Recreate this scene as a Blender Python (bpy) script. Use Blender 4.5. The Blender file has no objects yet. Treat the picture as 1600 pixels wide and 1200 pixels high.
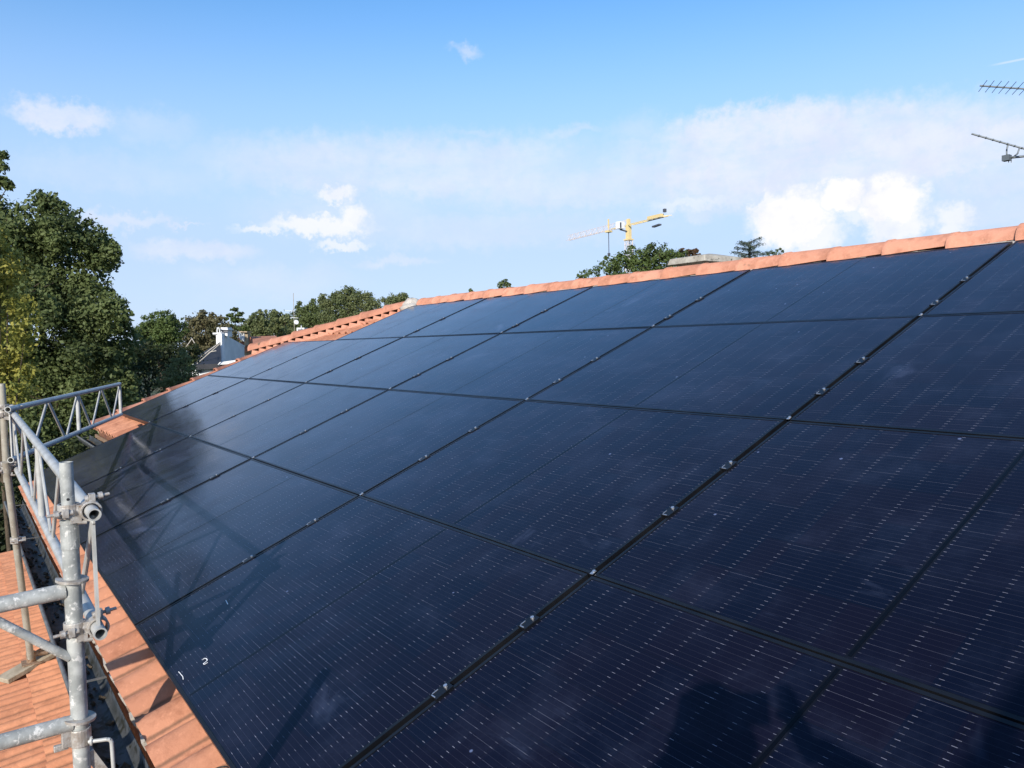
import bpy, math, random
import numpy as np
from mathutils import Vector, Matrix, Euler
R = math.radians
random.seed(7); rng = np.random.default_rng(7)
scn = bpy.context.scene
COL = scn.collection

# ------------------------------------------------------------------ camera
F_PX = 1198.85
CAM_R = Matrix(((0.5877968, -0.0298407, 0.8084704), (0.8087228, 0.0488026, -0.5861619), (-0.0219640, 0.9983626, 0.0528180)))
CP = Vector((1.8313, -4.8046, -0.5069))
cam_d = bpy.data.cameras.new('camera'); cam = bpy.data.objects.new('camera', cam_d); COL.objects.link(cam)
cam.matrix_world = Matrix.Translation(CP) @ CAM_R.to_4x4()
cam_d.sensor_fit = 'HORIZONTAL'; cam_d.sensor_width = 36; cam_d.lens = 36*F_PX/1600
cam_d.clip_start = 0.02; cam_d.clip_end = 5000
scn.camera = cam
def ray(px, py):
    return CAM_R @ Vector(((px-800)/F_PX, -(py-600)/F_PX, -1.0))
def dep(px, py, z): return CP + ray(px, py)*z
def onx(px, py, X): r = ray(px, py); return CP + r*((X-CP.x)/r.x)
def ony(px, py, Y): r = ray(px, py); return CP + r*((Y-CP.y)/r.y)

# ------------------------------------------------------------------ light
S = Vector((-0.579, 0.699, -0.42)).normalized()        # direction sunlight travels
SUN_EL = math.asin(-S.z); SUN_AZ = math.atan2(-S.x, -S.y)   # clockwise from +Y
sd = bpy.data.lights.new('sun', 'SUN'); sun = bpy.data.objects.new('sun', sd); COL.objects.link(sun)
sd.energy = 3.9; sd.angle = R(0.5); sd.color = (1.0, 0.93, 0.82)
sun.rotation_euler = S.to_track_quat('-Z', 'Y').to_euler()
scn.view_settings.view_transform = 'Standard'; scn.view_settings.look = 'None'
scn.view_settings.exposure = 0.5; scn.view_settings.gamma = 1; scn.view_settings.use_curve_mapping = False

# node helper
class NT:
    def __init__(s, tree): s.t = tree; s.n = tree.nodes; s.l = tree.links
    def node(s, typ, **kw):
        nd = s.n.new(typ)
        for k, v in kw.items(): setattr(nd, k, v)
        return nd
    def link(s, a, b): s.l.new(a, b)
    def m(s, op, a, b=None, c=None, clamp=False):
        nd = s.n.new('ShaderNodeMath'); nd.operation = op; nd.use_clamp = clamp
        for i, v in enumerate((a, b, c)):
            if v is None: continue
            if isinstance(v, (int, float)): nd.inputs[i].default_value = v
            else: s.l.new(v, nd.inputs[i])
        return nd.outputs[0]
    def noise(s, vec, scale, detail=4, rough=.55, dist=0):
        nd = s.n.new('ShaderNodeTexNoise'); nd.inputs['Scale'].default_value = scale
        nd.inputs['Detail'].default_value = detail; nd.inputs['Roughness'].default_value = rough
        nd.inputs['Distortion'].default_value = dist
        if vec is not None: s.l.new(vec, nd.inputs['Vector'])
        return nd.outputs['Fac']
    def ramp(s, fac, a, b, lo=0., hi=1.):
        nd = s.n.new('ShaderNodeMapRange'); nd.interpolation_type = 'SMOOTHSTEP'
        s.l.new(fac, nd.inputs[0])
        for i, v in zip((1, 2, 3, 4), (a, b, lo, hi)): nd.inputs[i].default_value = v
        return nd.outputs[0]
    def mix(s, fac, a, b, mode='MIX'):
        nd = s.n.new('ShaderNodeMix'); nd.data_type = 'RGBA'; nd.blend_type = mode
        if isinstance(fac, (int, float)): nd.inputs[0].default_value = fac
        else: s.l.new(fac, nd.inputs[0])
        for i, v in ((6, a), (7, b)):
            if isinstance(v, tuple): nd.inputs[i].default_value = (*v, 1)
            else: s.l.new(v, nd.inputs[i])
        return nd.outputs[2]
    def sep(s, v):
        nd = s.n.new('ShaderNodeSeparateXYZ'); s.l.new(v, nd.inputs[0]); return nd.outputs
    def comb(s, x, y, z):
        nd = s.n.new('ShaderNodeCombineXYZ')
        for i, v in enumerate((x, y, z)):
            if isinstance(v, (int, float)): nd.inputs[i].default_value = v
            else: s.l.new(v, nd.inputs[i])
        return nd.outputs[0]

# ------------------------------------------------------------------ sky with clouds (direction based)
world = bpy.data.worlds.new('World'); scn.world = world; world.use_nodes = True
W = NT(world.node_tree); W.n.clear()
wo = W.node('ShaderNodeOutputWorld'); bg = W.node('ShaderNodeBackground'); W.link(bg.outputs[0], wo.inputs[0])
SKY_STR = 0.14
bg.inputs[1].default_value = SKY_STR
sky = W.node('ShaderNodeTexSky', sky_type='NISHITA', sun_disc=False)
sky.sun_elevation = SUN_EL; sky.sun_rotation = SUN_AZ
sky.altitude = 30; sky.air_density = 1.0; sky.dust_density = 0.35; sky.ozone_density = 2.6
tc = W.node('ShaderNodeTexCoord')
d = W.sep(tc.outputs['Generated'])
el = W.m('MULTIPLY', W.m('ARCSINE', d[2]), 57.2958)
# azimuth measured clockwise from the -X direction so the seam stays behind
az = W.m('MULTIPLY', W.m('ARCTAN2', d[1], W.m('MULTIPLY', d[0], -1.0)), 57.2958)
def azel(px, py):
    v = ray(px, py).normalized()
    return math.degrees(math.atan2(v.y, -v.x)), math.degrees(math.asin(v.z))
P2 = W.comb(az, el, 0.0)
nA = W.noise(P2, 0.30, 6, .62)
nB = W.noise(W.comb(W.m('MULTIPLY', az, .35), el, 3.0), 0.42, 6, .6)
nC = W.noise(W.comb(W.m('MULTIPLY', az, .5), el, 9.0), 0.10, 4, .5)
az2 = W.m('ADD', az, W.m('MULTIPLY', W.m('SUBTRACT', nA, .5), 5.0))
el2 = W.m('ADD', el, W.m('MULTIPLY', W.m('SUBTRACT', W.noise(W.comb(az, el, 5.0), 0.33, 6, .62), .5), 4.0))
# thin veil low over the horizon all round
veil = W.m('MULTIPLY', W.ramp(el, 20.0, 4.0), W.ramp(W.m('ADD', W.m('MULTIPLY', nB, .5), W.m('MULTIPLY', nC, .6)), .28, .72), clamp=True)
low = W.ramp(el, 26.0, 6.0, 0.0, .90)
veil = W.m('MAXIMUM', W.m('MULTIPLY', veil, .75), low)
nD = W.noise(W.comb(az, el, 7.0), 1.1, 7, .62); nE = W.noise(W.comb(az, el, 13.0), 1.1, 7, .62)
az3 = W.m('ADD', az, W.m('MULTIPLY', W.m('SUBTRACT', nD, .5), 2.6)); el3 = W.m('ADD', el, W.m('MULTIPLY', W.m('SUBTRACT', nE, .5), 2.6))
def puff(px, py, w, h, soft, amt, cut=0.0, fine=False):
    az2_, el2_ = (az3, el3) if fine else (az2, el2)
    a, e = azel(px, py)
    k = 180/math.pi/F_PX
    c = math.cos(math.atan((px-800)/F_PX))
    rx, ry = w*.5*k*c, h*.5*k*c
    x = W.m('DIVIDE', W.m('SUBTRACT', az2_, a), rx); y = W.m('DIVIDE', W.m('SUBTRACT', el2_, e), ry)
    r = W.m('SQRT', W.m('ADD', W.m('MULTIPLY', x, x), W.m('MULTIPLY', y, y)))
    return W.m('MULTIPLY', W.ramp(r, 1.0+soft, 1.0-soft), amt)
soft_list = [(97,182,130,44,.45,.75),(240,200,110,46,.8,.30),(728,73,44,18,.7,.5),(1270,245,560,140,.32,.85),(1180,205,280,70,.4,.85),(1330,200,100,50,.4,.8),(1450,240,440,80,.4,.85),(1100,260,460,100,.6,.6),(1000,205,100,40,.8,.3),(740,208,70,14,.8,.35),(895,204,70,14,.8,.45),
             (660,262,600,90,.5,.62),(900,290,420,70,.6,.55),(540,330,260,60,.6,.35),(760,360,500,50,.6,.35),(1540,330,260,60,.6,.4),(1560,250,220,120,.5,.55),(180,344,150,24,.6,.55),(305,392,170,32,.5,.60),(190,270,300,50,.8,.25),(280,350,70,8,.6,.5),
             (1120,318,190,30,.6,.42),(620,412,120,14,.7,.4),(420,440,200,40,.8,.3),(860,250,200,60,.8,.25)]
bright_list = [(528,304,52,24,.45,.8),(500,352,150,30,.4,.75),(550,342,44,44,.5,.8),(535,384,70,16,.5,.6),(410,357,70,14,.6,.6),
               (1236,345,120,84,.32,1.),(1200,326,50,40,.3,.8),(1262,368,110,50,.4,.8),(1315,308,68,56,.34,1.),(1392,318,96,78,.32,1.),(1402,352,84,50,.4,.8),(1340,330,60,40,.5,.6),(1492,345,50,52,.5,.65),(1085,318,120,18,.6,.35)]
softm = None
for p in soft_list:
    q = puff(*p, fine=p[2] > 200 or p[0] < 300); softm = q if softm is None else W.m('MAXIMUM', softm, q)
softm = W.m('MULTIPLY', softm, W.m('MULTIPLY', W.ramp(nB, .25, .60, .55, 1.0), W.ramp(nD, .2, .55, .72, 1.0)))
brm = None
for p in bright_list:
    q = puff(*p, fine=True); brm = q if brm is None else W.m('MAXIMUM', brm, q)
# loose clouds elsewhere round the sky, outside the photographed sector
els = W.m('MULTIPLY', W.ramp(W.noise(W.comb(W.m('MULTIPLY', az, .5), el, 20.0), .07, 7, .6), .52, .68), W.ramp(W.m('ABSOLUTE', W.m('ADD', az, -36.0)), 44.0, 58.0))
els = W.m('MULTIPLY', els, W.m('MULTIPLY', W.ramp(el, 5., 10.), W.ramp(el, 45., 28.)))
# contrail
ca, ce = azel(1575, 97); cb = azel(1600, 92)
sl = (cb[1]-ce)/(cb[0]-ca)
ct = W.ramp(W.m('ABSOLUTE', W.m('SUBTRACT', W.m('SUBTRACT', el, ce), W.m('MULTIPLY', W.m('SUBTRACT', az, ca), sl))), .09, .02)
ct = W.m('MULTIPLY', ct, W.m('MULTIPLY', W.ramp(az, ca-1.2, ca), W.ramp(az, ca+9, ca+5, 0, .35)))
hs = W.node('ShaderNodeHueSaturation'); hs.inputs['Saturation'].default_value = 1.22; hs.inputs['Value'].default_value = 1.12
W.link(sky.outputs[0], hs.inputs['Color'])
K = 1/SKY_STR/1.414
base = hs.outputs[0]
c1 = W.mix(veil, base, (.54*K, .69*K, .98*K))
ccol = W.mix(W.ramp(nA, .34, .64), (.79*K, .83*K, .985*K), (.88*K, .905*K, 1.0*K))
c2 = W.mix(W.m('MAXIMUM', softm, W.m('MULTIPLY', els, .7)), c1, ccol)
c3 = W.mix(W.m('MAXIMUM', brm, ct), c2, W.mix(W.ramp(nA, .30, .55), (.90*K, .92*K, 1.0*K), (1.03*K, 1.02*K, 1.02*K)))
W.link(c3, bg.inputs[0])

# ------------------------------------------------------------------ mesh helpers
class MB:
    def __init__(s): s.v = []; s.f = []; s.sm = []; s.mi = []; s.mat = 0
    def add(s, vs, fs, smooth=False):
        o = len(s.v); s.v += [tuple(x) for x in vs]
        s.f += [tuple(i+o for i in f) for f in fs]; s.sm += [smooth]*len(fs); s.mi += [s.mat]*len(fs)
        return s
    def box(s, c, size, rot=None):
        c = Vector(c); h = Vector(size)*.5
        vs = []
        for z in (-1, 1):
            for x, y in ((-1,-1),(1,-1),(1,1),(-1,1)):
                p = Vector((x*h.x, y*h.y, z*h.z))
                if rot is not None: p = rot @ p
                vs.append(c+p)
        return s.add(vs, [(3,2,1,0),(4,5,6,7),(0,1,5,4),(1,2,6,5),(2,3,7,6),(3,0,4,7)])
    def bar(s, a, b, w, t, up=(0,0,1)):          # flat bar from a to b
        a = Vector(a); b = Vector(b); d = (b-a); L = d.length; d.normalize()
        x = d.cross(Vector(up))
        if x.length < 1e-4: x = d.cross(Vector((1,0,0)))
        x.normalize(); y = x.cross(d)
        M = Matrix((x, d, y)).transposed()
        return s.box((a+b)/2, (w, L, t), M)
    def tube(s, a, b, r, r2=None, n=16, cap=True, hole=0):
        a = Vector(a); b = Vector(b); r2 = r if r2 is None else r2
        d = (b-a).normalized(); x = d.orthogonal().normalized(); y = d.cross(x)
        vs = []
        for p, rr in ((a, r), (b, r2)):
            for i in range(n):
                t = 2*math.pi*i/n; vs.append(p + (x*math.cos(t)+y*math.sin(t))*rr)
        s.add(vs, [(i, (i+1) % n, n+(i+1) % n, n+i) for i in range(n)], True)
        if hole:
            for p, q, rr, fl in ((a, d, r, 1), (b, -d, r2, 0)):
                vs = [p+(x*math.cos(2*math.pi*i/n)+y*math.sin(2*math.pi*i/n))*rr for i in range(n)]
                vs += [p+(x*math.cos(2*math.pi*i/n)+y*math.sin(2*math.pi*i/n))*hole for i in range(n)]
                vs += [p+q*.12+(x*math.cos(2*math.pi*i/n)+y*math.sin(2*math.pi*i/n))*hole for i in range(n)]
                fs = [(i, n+i, n+(i+1) % n, (i+1) % n) for i in range(n)]
                f2 = [(n+i, 2*n+i, 2*n+(i+1) % n, n+(i+1) % n) for i in range(n)]
                s.add(vs, fs+f2+[tuple(range(2*n, 3*n))])
        elif cap:
            s.add([vs[i] for i in range(n)], [tuple(range(n))[::-1]]); s.add([vs[n+i] for i in range(n)], [tuple(range(n))])
        return s
    def path(s, pts, r, n=8):
        for a, b in zip(pts[:-1], pts[1:]): s.tube(a, b, r, n=n)
        return s
    def ring(s, c, ax, r, w, t, n=20, a0=0, a1=360):   # band of radius r, width w along axis, thickness t
        c = Vector(c); ax = Vector(ax).normalized(); x = ax.orthogonal().normalized(); y = ax.cross(x)
        vs = []; full = a1-a0 >= 360; m = n if full else n+1
        for i in range(m):
            th = R(a0+(a1-a0)*i/n); dd = x*math.cos(th)+y*math.sin(th)
            for rr, hh in ((r, -w/2), (r+t, -w/2), (r+t, w/2), (r, w/2)): vs.append(c+dd*rr+ax*hh)
        fs = []
        for i in range(n):
            j = (i+1) % m
            for k in range(4): fs.append((4*i+k, 4*i+(k+1) % 4, 4*j+(k+1) % 4, 4*j+k))
        if not full: fs += [(0,3,2,1), tuple(4*n+k for k in range(4))]
        return s.add(vs, fs, False)
    def build(s, name, mats, parent=None, loc=None, rot=None, label=None, kind=None):
        me = bpy.data.meshes.new(name); me.from_pydata(s.v, [], s.f); me.update()
        me.polygons.foreach_set('use_smooth', s.sm)
        if not isinstance(mats, (list, tuple)): mats = [mats]
        for m in mats: me.materials.append(m)
        me.polygons.foreach_set('material_index', s.mi)
        return place(me, name, parent, loc, rot, label, kind)
def place(me, name, parent=None, loc=None, rot=None, label=None, kind=None):
    o = bpy.data.objects.new(name, me); COL.objects.link(o)
    if parent is not None: o.parent = parent
    if loc is not None: o.location = loc
    if rot is not None: o.rotation_euler = rot
    if label: o['label'] = label
    if kind: o['kind'] = kind
    return o
def thing(name, label, cat, loc=(0,0,0), rot=(0,0,0), group=None):
    o = bpy.data.objects.new(name, None); COL.objects.link(o); o.location = loc; o.rotation_euler = rot
    o.empty_display_size = .1
    return tag(o, label, cat, group)
def tag(o, label, cat, group=None):
    o['label'] = label; o['category'] = cat
    if group: o['group'] = group
    return o
def bevel(o, w, seg=2):
    m = o.modifiers.new('bevel', 'BEVEL'); m.width = w; m.segments = seg; m.limit_method = 'ANGLE'; m.angle_limit = R(40)
    return o

# ------------------------------------------------------------------ materials
def mat(name, col=(.5,.5,.5), rough=.6, metal=0, spec=.5):
    m = bpy.data.materials.new(name); m.use_nodes = True; T = NT(m.node_tree)
    b = T.n['Principled BSDF']; b.inputs['Base Color'].default_value = (*col, 1)
    b.inputs['Roughness'].default_value = rough; b.inputs['Metallic'].default_value = metal
    b.inputs['Specular IOR Level'].default_value = spec
    return m, T, b
def bump(T, b, h, strength, dist=.01):
    bp = T.node('ShaderNodeBump'); bp.inputs['Strength'].default_value = strength; bp.inputs['Distance'].default_value = dist
    T.link(h, bp.inputs['Height']); T.link(bp.outputs[0], b.inputs['Normal'])
def objc(T): return T.node('ShaderNodeTexCoord').outputs['Object']
def geop(T): return T.node('ShaderNodeNewGeometry').outputs['Position']

def mottled(name, c1, c2, scale, rough=.7, metal=0, bs=.3, bd=.004, c3=None, th=(.58,.72), spec=.4, s3=3.0):
    m, T, b = mat(name, c1, rough, metal, spec); g = geop(T)
    n = T.noise(g, scale, 6, .6)
    c = T.mix(T.ramp(n, .35, .65), c1, c2)
    if c3: c = T.mix(T.ramp(T.noise(g, scale*s3, 5, .65), *th), c, c3)
    T.link(c, b.inputs['Base Color']); bump(T, b, T.noise(g, scale*4, 5, .6), bs, bd)
    return m

def terracotta(name, a, b_, dark, objvar=.3, moss=.1, grooves=None):
    m, T, b = mat(name, a, .8, 0, .25)
    oi = T.node('ShaderNodeObjectInfo').outputs['Random']; g = geop(T)
    c = T.mix(oi, a, b_)
    c = T.mix(T.ramp(T.noise(g, 9, 6, .65), .42, .72), c, tuple(x*.8 for x in b_))
    c = T.mix(T.m('MULTIPLY', T.ramp(T.noise(g, 38, 6, .7), .50, .75), .45), c, tuple(min(1, x*1.3) for x in a))
    c = T.mix(T.m('MULTIPLY', T.ramp(T.noise(g, 5, 7, .7), .60, .72), moss), c, dark)
    if grooves:                                            # darker colour along the channels and side laps of each tile
        x_ = T.sep(objc(T))[0]; dm = None
        if grooves[0] == 'period':
            fr_ = T.m('FRACT', T.m('DIVIDE', x_, grooves[1])); dm = T.m('MULTIPLY', T.m('MINIMUM', fr_, T.m('SUBTRACT', 1.0, fr_)), grooves[1])
        else:
            for v_, k_ in grooves[1]:
                q_ = T.m('MULTIPLY', T.m('ABSOLUTE', T.m('SUBTRACT', x_, v_)), k_); dm = q_ if dm is None else T.m('MINIMUM', dm, q_)
        dn = T.m('ADD', dm, T.m('MULTIPLY', T.m('SUBTRACT', T.noise(g, 30, 4, .6), .5), .012))
        c = T.mix(T.ramp(dn, grooves[2], .001, 0.0, grooves[3]), c, tuple(v*.9 for v in dark))
    T.link(c, b.inputs['Base Color'])
    bump(T, b, T.noise(g, 160, 5, .65), .35, .003)
    return m
M = {}
M['tile'] = terracotta('terracotta_tile', (.56,.26,.155), (.40,.165,.095), (.12,.075,.05), moss=.75, grooves=('list', ((0.,1.), (.205,1.), (.128,1.6)), .012, .7))
M['tile_lower'] = terracotta('terracotta_lower', (.60,.27,.15), (.52,.225,.125), (.14,.08,.05), moss=.6, grooves=('period', .1, .019, .8))
M['ridge'] = terracotta('terracotta_ridge', (.58,.275,.185), (.46,.20,.125), (.13,.10,.07), moss=.95)
M['mortar'] = mottled('mortar', (.52,.48,.42), (.42,.38,.33), 14, .9, bs=.6, bd=.006, c3=(.2,.18,.15))
M['deck'] = mottled('roof_underlay', (.20,.09,.05), (.14,.06,.04), 8, .9)
M['galv'] = mottled('galvanised_steel', (.45,.46,.44), (.27,.28,.27), 16, .55, .12, .35, .003, c3=(.62,.61,.58), th=(.55,.64), s3=2.6)
M['galv_bright'] = mottled('bright_galvanised_steel', (.50,.50,.48), (.38,.38,.36), 12, .42, .12, .15, .002, c3=(.40,.40,.40), th=(.62,.75))
M['galv_old'] = mottled('weathered_scaffold_tube', (.38,.36,.30), (.30,.27,.22), 10, .65, .15, .3, .002, c3=(.52,.50,.44))
M['clamp'] = mottled('cast_coupler_steel', (.50,.48,.45), (.34,.30,.26), 40, .5, .4, .4, .003, c3=(.26,.14,.07), th=(.60,.75))
M['rust'] = mottled('rusty_steel', (.33,.24,.17), (.20,.11,.06), 60, .8, .2, .5, .003)
M['wood'] = mottled('old_plank', (.42,.36,.27), (.30,.25,.18), 12, .85, bs=.6, bd=.004)
M['zinc'] = mottled('weathered_zinc_gutter', (.09,.095,.10), (.045,.05,.05), 12, .55, .35, .4, .003, c3=(.03,.03,.022), th=(.52,.60), s3=1.6)
M['zinc_rim'] = mottled('zinc_rim', (.22,.215,.20), (.13,.13,.12), 16, .5, .4, .3, .002)
M['frame'] = mottled('black_anodised_frame', (.007,.008,.011), (.013,.014,.017), 6, .38, .2, .05, .001)
M['seam'], T_, b_s = mat('panel_centre_seam', (.002,.002,.003), .18); b_s.inputs['Sheen Weight'].default_value = .03; b_s.inputs['IOR'].default_value = 1.3; b_s.inputs['Sheen Roughness'].default_value = .35; b_s.inputs['Sheen Tint'].default_value = (.62,.75,1,1)
M['bolt'] = mat('steel_bolt', (.62,.63,.66), .3, .8)[0]
M['chalk'] = mat('white_chalk', (.85,.85,.85), .9)[0]
M['black'] = mat('black_plastic', (.012,.012,.012), .5)[0]
M['white_wall'] = mottled('white_render', (.72,.72,.72), (.60,.61,.62), 1.2, .9)
M['slate'] = mottled('dark_slate', (.022,.024,.03), (.035,.036,.042), 2, .6)
M['pink_wall'] = mottled('sandstone_wall', (.42,.33,.23), (.34,.26,.17), 3, .9)
M['far_tile'] = mottled('far_roof_tile', (.42,.19,.12), (.33,.14,.09), 2.2, .9, bs=.6, bd=.05)
M['house_wall'] = mottled('house_render', (.50,.45,.38), (.43,.38,.31), 3, .9)
M['crane_y'] = mat('crane_yellow', (.70,.55,.27), .5)[0]
M['crane_p'] = mat('crane_pale_lattice', (.70,.60,.55), .6)[0]
M['crane_w'] = mat('crane_white', (.75,.76,.78), .5)[0]
M['crane_d'] = mat('crane_dark', (.07,.075,.09), .5)[0]
M['concrete'] = mottled('concrete_cap', (.44,.41,.35), (.32,.29,.24), 9, .9, bs=.7, bd=.01, c3=(.10,.10,.08), th=(.58,.66))
M['alu'] = mat('antenna_aluminium', (.16,.18,.19), .5, .5)[0]
M['bark'] = mottled('bark', (.10,.075,.05), (.06,.045,.03), 5, .9, bs=.8, bd=.03)
M['cloth'] = mottled('work_cloth', (.05,.06,.09), (.035,.045,.07), 30, .9)
M['skin'] = mat('skin', (.5,.3,.2), .55)[0]
M['hair'] = mat('dark_hair', (.03,.02,.015), .7)[0]
def leafmat(name, c1, c2, c3=None, trans=.35):
    m, T, b = mat(name, c1, .6, 0, .25)
    gi = T.node('ShaderNodeNewGeometry')
    c = T.mix(gi.outputs['Random Per Island'], c1, c2)
    if c3: c = T.mix(T.ramp(T.noise(gi.outputs['Position'], .9, 4, .6), .48, .66), c, c3)
    T.link(c, b.inputs['Base Color'])
    tr = T.node('ShaderNodeBsdfTranslucent'); T.link(c, tr.inputs['Color'])
    ms = T.node('ShaderNodeMixShader'); ms.inputs[0].default_value = trans
    T.link(b.outputs[0], ms.inputs[1]); T.link(tr.outputs[0], ms.inputs[2])
    T.link(ms.outputs[0], T.n['Material Output'].inputs[0])
    return m
M['lf_oak'] = leafmat('oak_leaves', (.105,.14,.048), (.155,.19,.072), (.07,.095,.035))
M['lf_yellow'] = leafmat('yellow_green_leaves', (.30,.29,.06), (.42,.38,.09), (.18,.21,.05))
M['lf_shade'] = leafmat('shade_dark_leaves', (.028,.042,.016), (.05,.062,.024))  # dark albedo stands in for the shade on the understorey
M['lf_pine'] = leafmat('pine_needles', (.085,.13,.036), (.12,.16,.05), (.06,.085,.03), .3)
M['lf_cedar'] = leafmat('cedar_needles', (.075,.11,.085), (.11,.14,.11), None, .2)
M['lf_mid'] = leafmat('mid_green_leaves', (.14,.17,.065), (.20,.22,.10), (.10,.13,.055))
M['lf_light'] = leafmat('light_green_leaves', (.17,.20,.075), (.24,.26,.12))
M['lf_olive'] = leafmat('olive_brown_leaves', (.14,.13,.065), (.19,.17,.09), (.085,.09,.045))
M['lf_red'] = leafmat('russet_leaves', (.12,.06,.035), (.09,.075,.035))
# ground
gm, T, b = mat('rough_grass', (.05,.07,.02), .9); g = geop(T)
c = T.mix(T.ramp(T.noise(g, .25, 6, .6), .4, .6), (.045,.065,.02), (.09,.085,.04)); T.link(c, b.inputs['Base Color']); M['ground'] = gm
bump(T, b, T.noise(g, 4, 5, .6), .6, .1)

# panel glass: printed cells, busbar wires and solder pads under lightly dusty glass (object space, 1.72 x 1.132)
PW, PH = 1.720, 1.132
pm, T, b = mat('solar_glass', (.006,.008,.02), .16); oc = objc(T); xyz = T.sep(oc); oi = T.node('ShaderNodeObjectInfo').outputs['Random']
half = .0925
xx = T.m('SUBTRACT', xyz[0], PW/2)
sx = T.m('SUBTRACT', T.m('ABSOLUTE', xx), .012)
cx_ = T.m('DIVIDE', sx, half); fx = T.m('FRACT', cx_)
dgap = T.m('MULTIPLY', T.m('MINIMUM', fx, T.m('SUBTRACT', 1.0, fx)), half)       # distance to cell gap
pad = T.m('LESS_THAN', dgap, .0058)
gapx = T.m('LESS_THAN', dgap, .0009)
bus = .0185
yy = T.m('DIVIDE', T.m('SUBTRACT', xyz[1], .014), bus); fy = T.m('FRACT', yy)
dy = T.m('MULTIPLY', T.m('ABSOLUTE', T.m('SUBTRACT', fy, .5)), bus)
wire = T.m('LESS_THAN', dy, .00042); padw = T.m('LESS_THAN', dy, .00078)
cy_ = T.m('DIVIDE', T.m('SUBTRACT', xyz[1], .014), bus*10); fcy = T.m('FRACT', cy_)
gapy = T.m('LESS_THAN', T.m('MULTIPLY', T.m('MINIMUM', fcy, T.m('SUBTRACT', 1.0, fcy)), bus*10), .0010)
cell_id = T.comb(T.m('FLOOR', T.m('DIVIDE', xx, half)), T.m('FLOOR', cy_), T.m('MULTIPLY', oi, 50))
wn = T.node('ShaderNodeTexWhiteNoise'); T.link(cell_id, wn.inputs['Vector'])
id2 = T.comb(T.m('FLOOR', T.m('ADD', T.m('DIVIDE', xx, half), .5)), T.m('FLOOR', yy), T.m('MULTIPLY', oi, 91))
wn2 = T.node('ShaderNodeTexWhiteNoise'); T.link(id2, wn2.inputs['Vector'])
id3 = T.comb(T.m('FLOOR', T.m('DIVIDE', xx, half)), T.m('FLOOR', yy), T.m('MULTIPLY', oi, 31))
wn3 = T.node('ShaderNodeTexWhiteNoise'); T.link(id3, wn3.inputs['Vector'])
inm = T.m('MULTIPLY', T.m('LESS_THAN', sx, half*9.02), T.m('GREATER_THAN', sx, -.002))
iny = T.m('MULTIPLY', T.m('GREATER_THAN', yy, 0.0), T.m('LESS_THAN', yy, 60.0)); inm = T.m('MULTIPLY', inm, iny)
cell = T.mix(wn.outputs['Value'], (.0018,.0030,.0110), (.0044,.0032,.0100))
cell = T.mix(T.m('MULTIPLY', T.m('MAXIMUM', gapx, gapy), .6), cell, (.003,.003,.004))
wb = T.m('MULTIPLY', T.m('MULTIPLY', wire, T.ramp(wn3.outputs['Value'], .80, 1.0, .11, .62)), inm)  # random brighter segments, wire reflections painted into the colour
pb = T.m('MULTIPLY', T.m('MULTIPLY', T.m('MULTIPLY', pad, padw), T.m('MULTIPLY', T.ramp(wn2.outputs['Value'], .1, 1.0, .35, 1.0), T.ramp(T.noise(oc, 2.6, 3, .6), .35, .65, .35, 1.0))), inm)  # noise patches brighten the pads, sun glints painted into the colour
cc = T.mix(wb, cell, (.16,.16,.20)); cc = T.mix(pb, cc, (.23,.23,.28))
cc = T.mix(inm, (.004,.004,.006), cc)
offs = T.node('ShaderNodeVectorMath', operation='ADD'); T.link(oc, offs.inputs[0]); T.link(T.comb(T.m('MULTIPLY', oi, 40), T.m('MULTIPLY', oi, 17), 0.0), offs.inputs[1]); ov = offs.outputs[0]
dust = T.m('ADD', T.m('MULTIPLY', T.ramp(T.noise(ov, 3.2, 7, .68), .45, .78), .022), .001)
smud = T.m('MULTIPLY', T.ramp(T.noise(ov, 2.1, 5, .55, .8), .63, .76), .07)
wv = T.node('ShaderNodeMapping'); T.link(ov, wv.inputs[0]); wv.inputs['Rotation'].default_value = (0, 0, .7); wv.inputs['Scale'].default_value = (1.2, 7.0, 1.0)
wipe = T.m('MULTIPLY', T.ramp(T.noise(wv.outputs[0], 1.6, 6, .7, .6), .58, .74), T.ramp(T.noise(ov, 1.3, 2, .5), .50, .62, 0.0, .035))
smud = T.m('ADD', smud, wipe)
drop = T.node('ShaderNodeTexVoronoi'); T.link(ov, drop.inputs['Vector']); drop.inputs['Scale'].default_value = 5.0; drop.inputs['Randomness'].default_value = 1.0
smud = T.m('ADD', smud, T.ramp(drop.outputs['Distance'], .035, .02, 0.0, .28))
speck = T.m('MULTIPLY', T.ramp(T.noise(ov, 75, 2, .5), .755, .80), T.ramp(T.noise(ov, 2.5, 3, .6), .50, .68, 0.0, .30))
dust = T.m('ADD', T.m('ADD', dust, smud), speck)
lw2 = T.node('ShaderNodeLayerWeight'); lw2.inputs[0].default_value = .5      # dust haze at grazing view, a bluish lift painted into the colour
graze_haze = T.m('MULTIPLY', T.m('POWER', lw2.outputs['Facing'], 4.2), T.ramp(T.noise(ov, 1.6, 5, .6), .3, .7, .07, .13))
dust = T.m('ADD', dust, graze_haze)
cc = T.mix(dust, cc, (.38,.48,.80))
lw_ = T.node('ShaderNodeLayerWeight'); lw_.inputs[0].default_value = .5
T.link(cc, b.inputs['Base Color'])
T.link(T.ramp(T.noise(ov, 4.0, 6, .6), .3, .8, .10, .20), b.inputs['Roughness'])
b.inputs['IOR'].default_value = 1.27; b.inputs['Sheen Weight'].default_value = .015; b.inputs['Sheen Roughness'].default_value = .35; b.inputs['Sheen Tint'].default_value = (.62,.75,1,1)
b.inputs['Coat Weight'].default_value = 0.0
bump(T, b, T.noise(ov, 420, 2, .5), .05, .0005)
M['glass'] = pm

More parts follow.
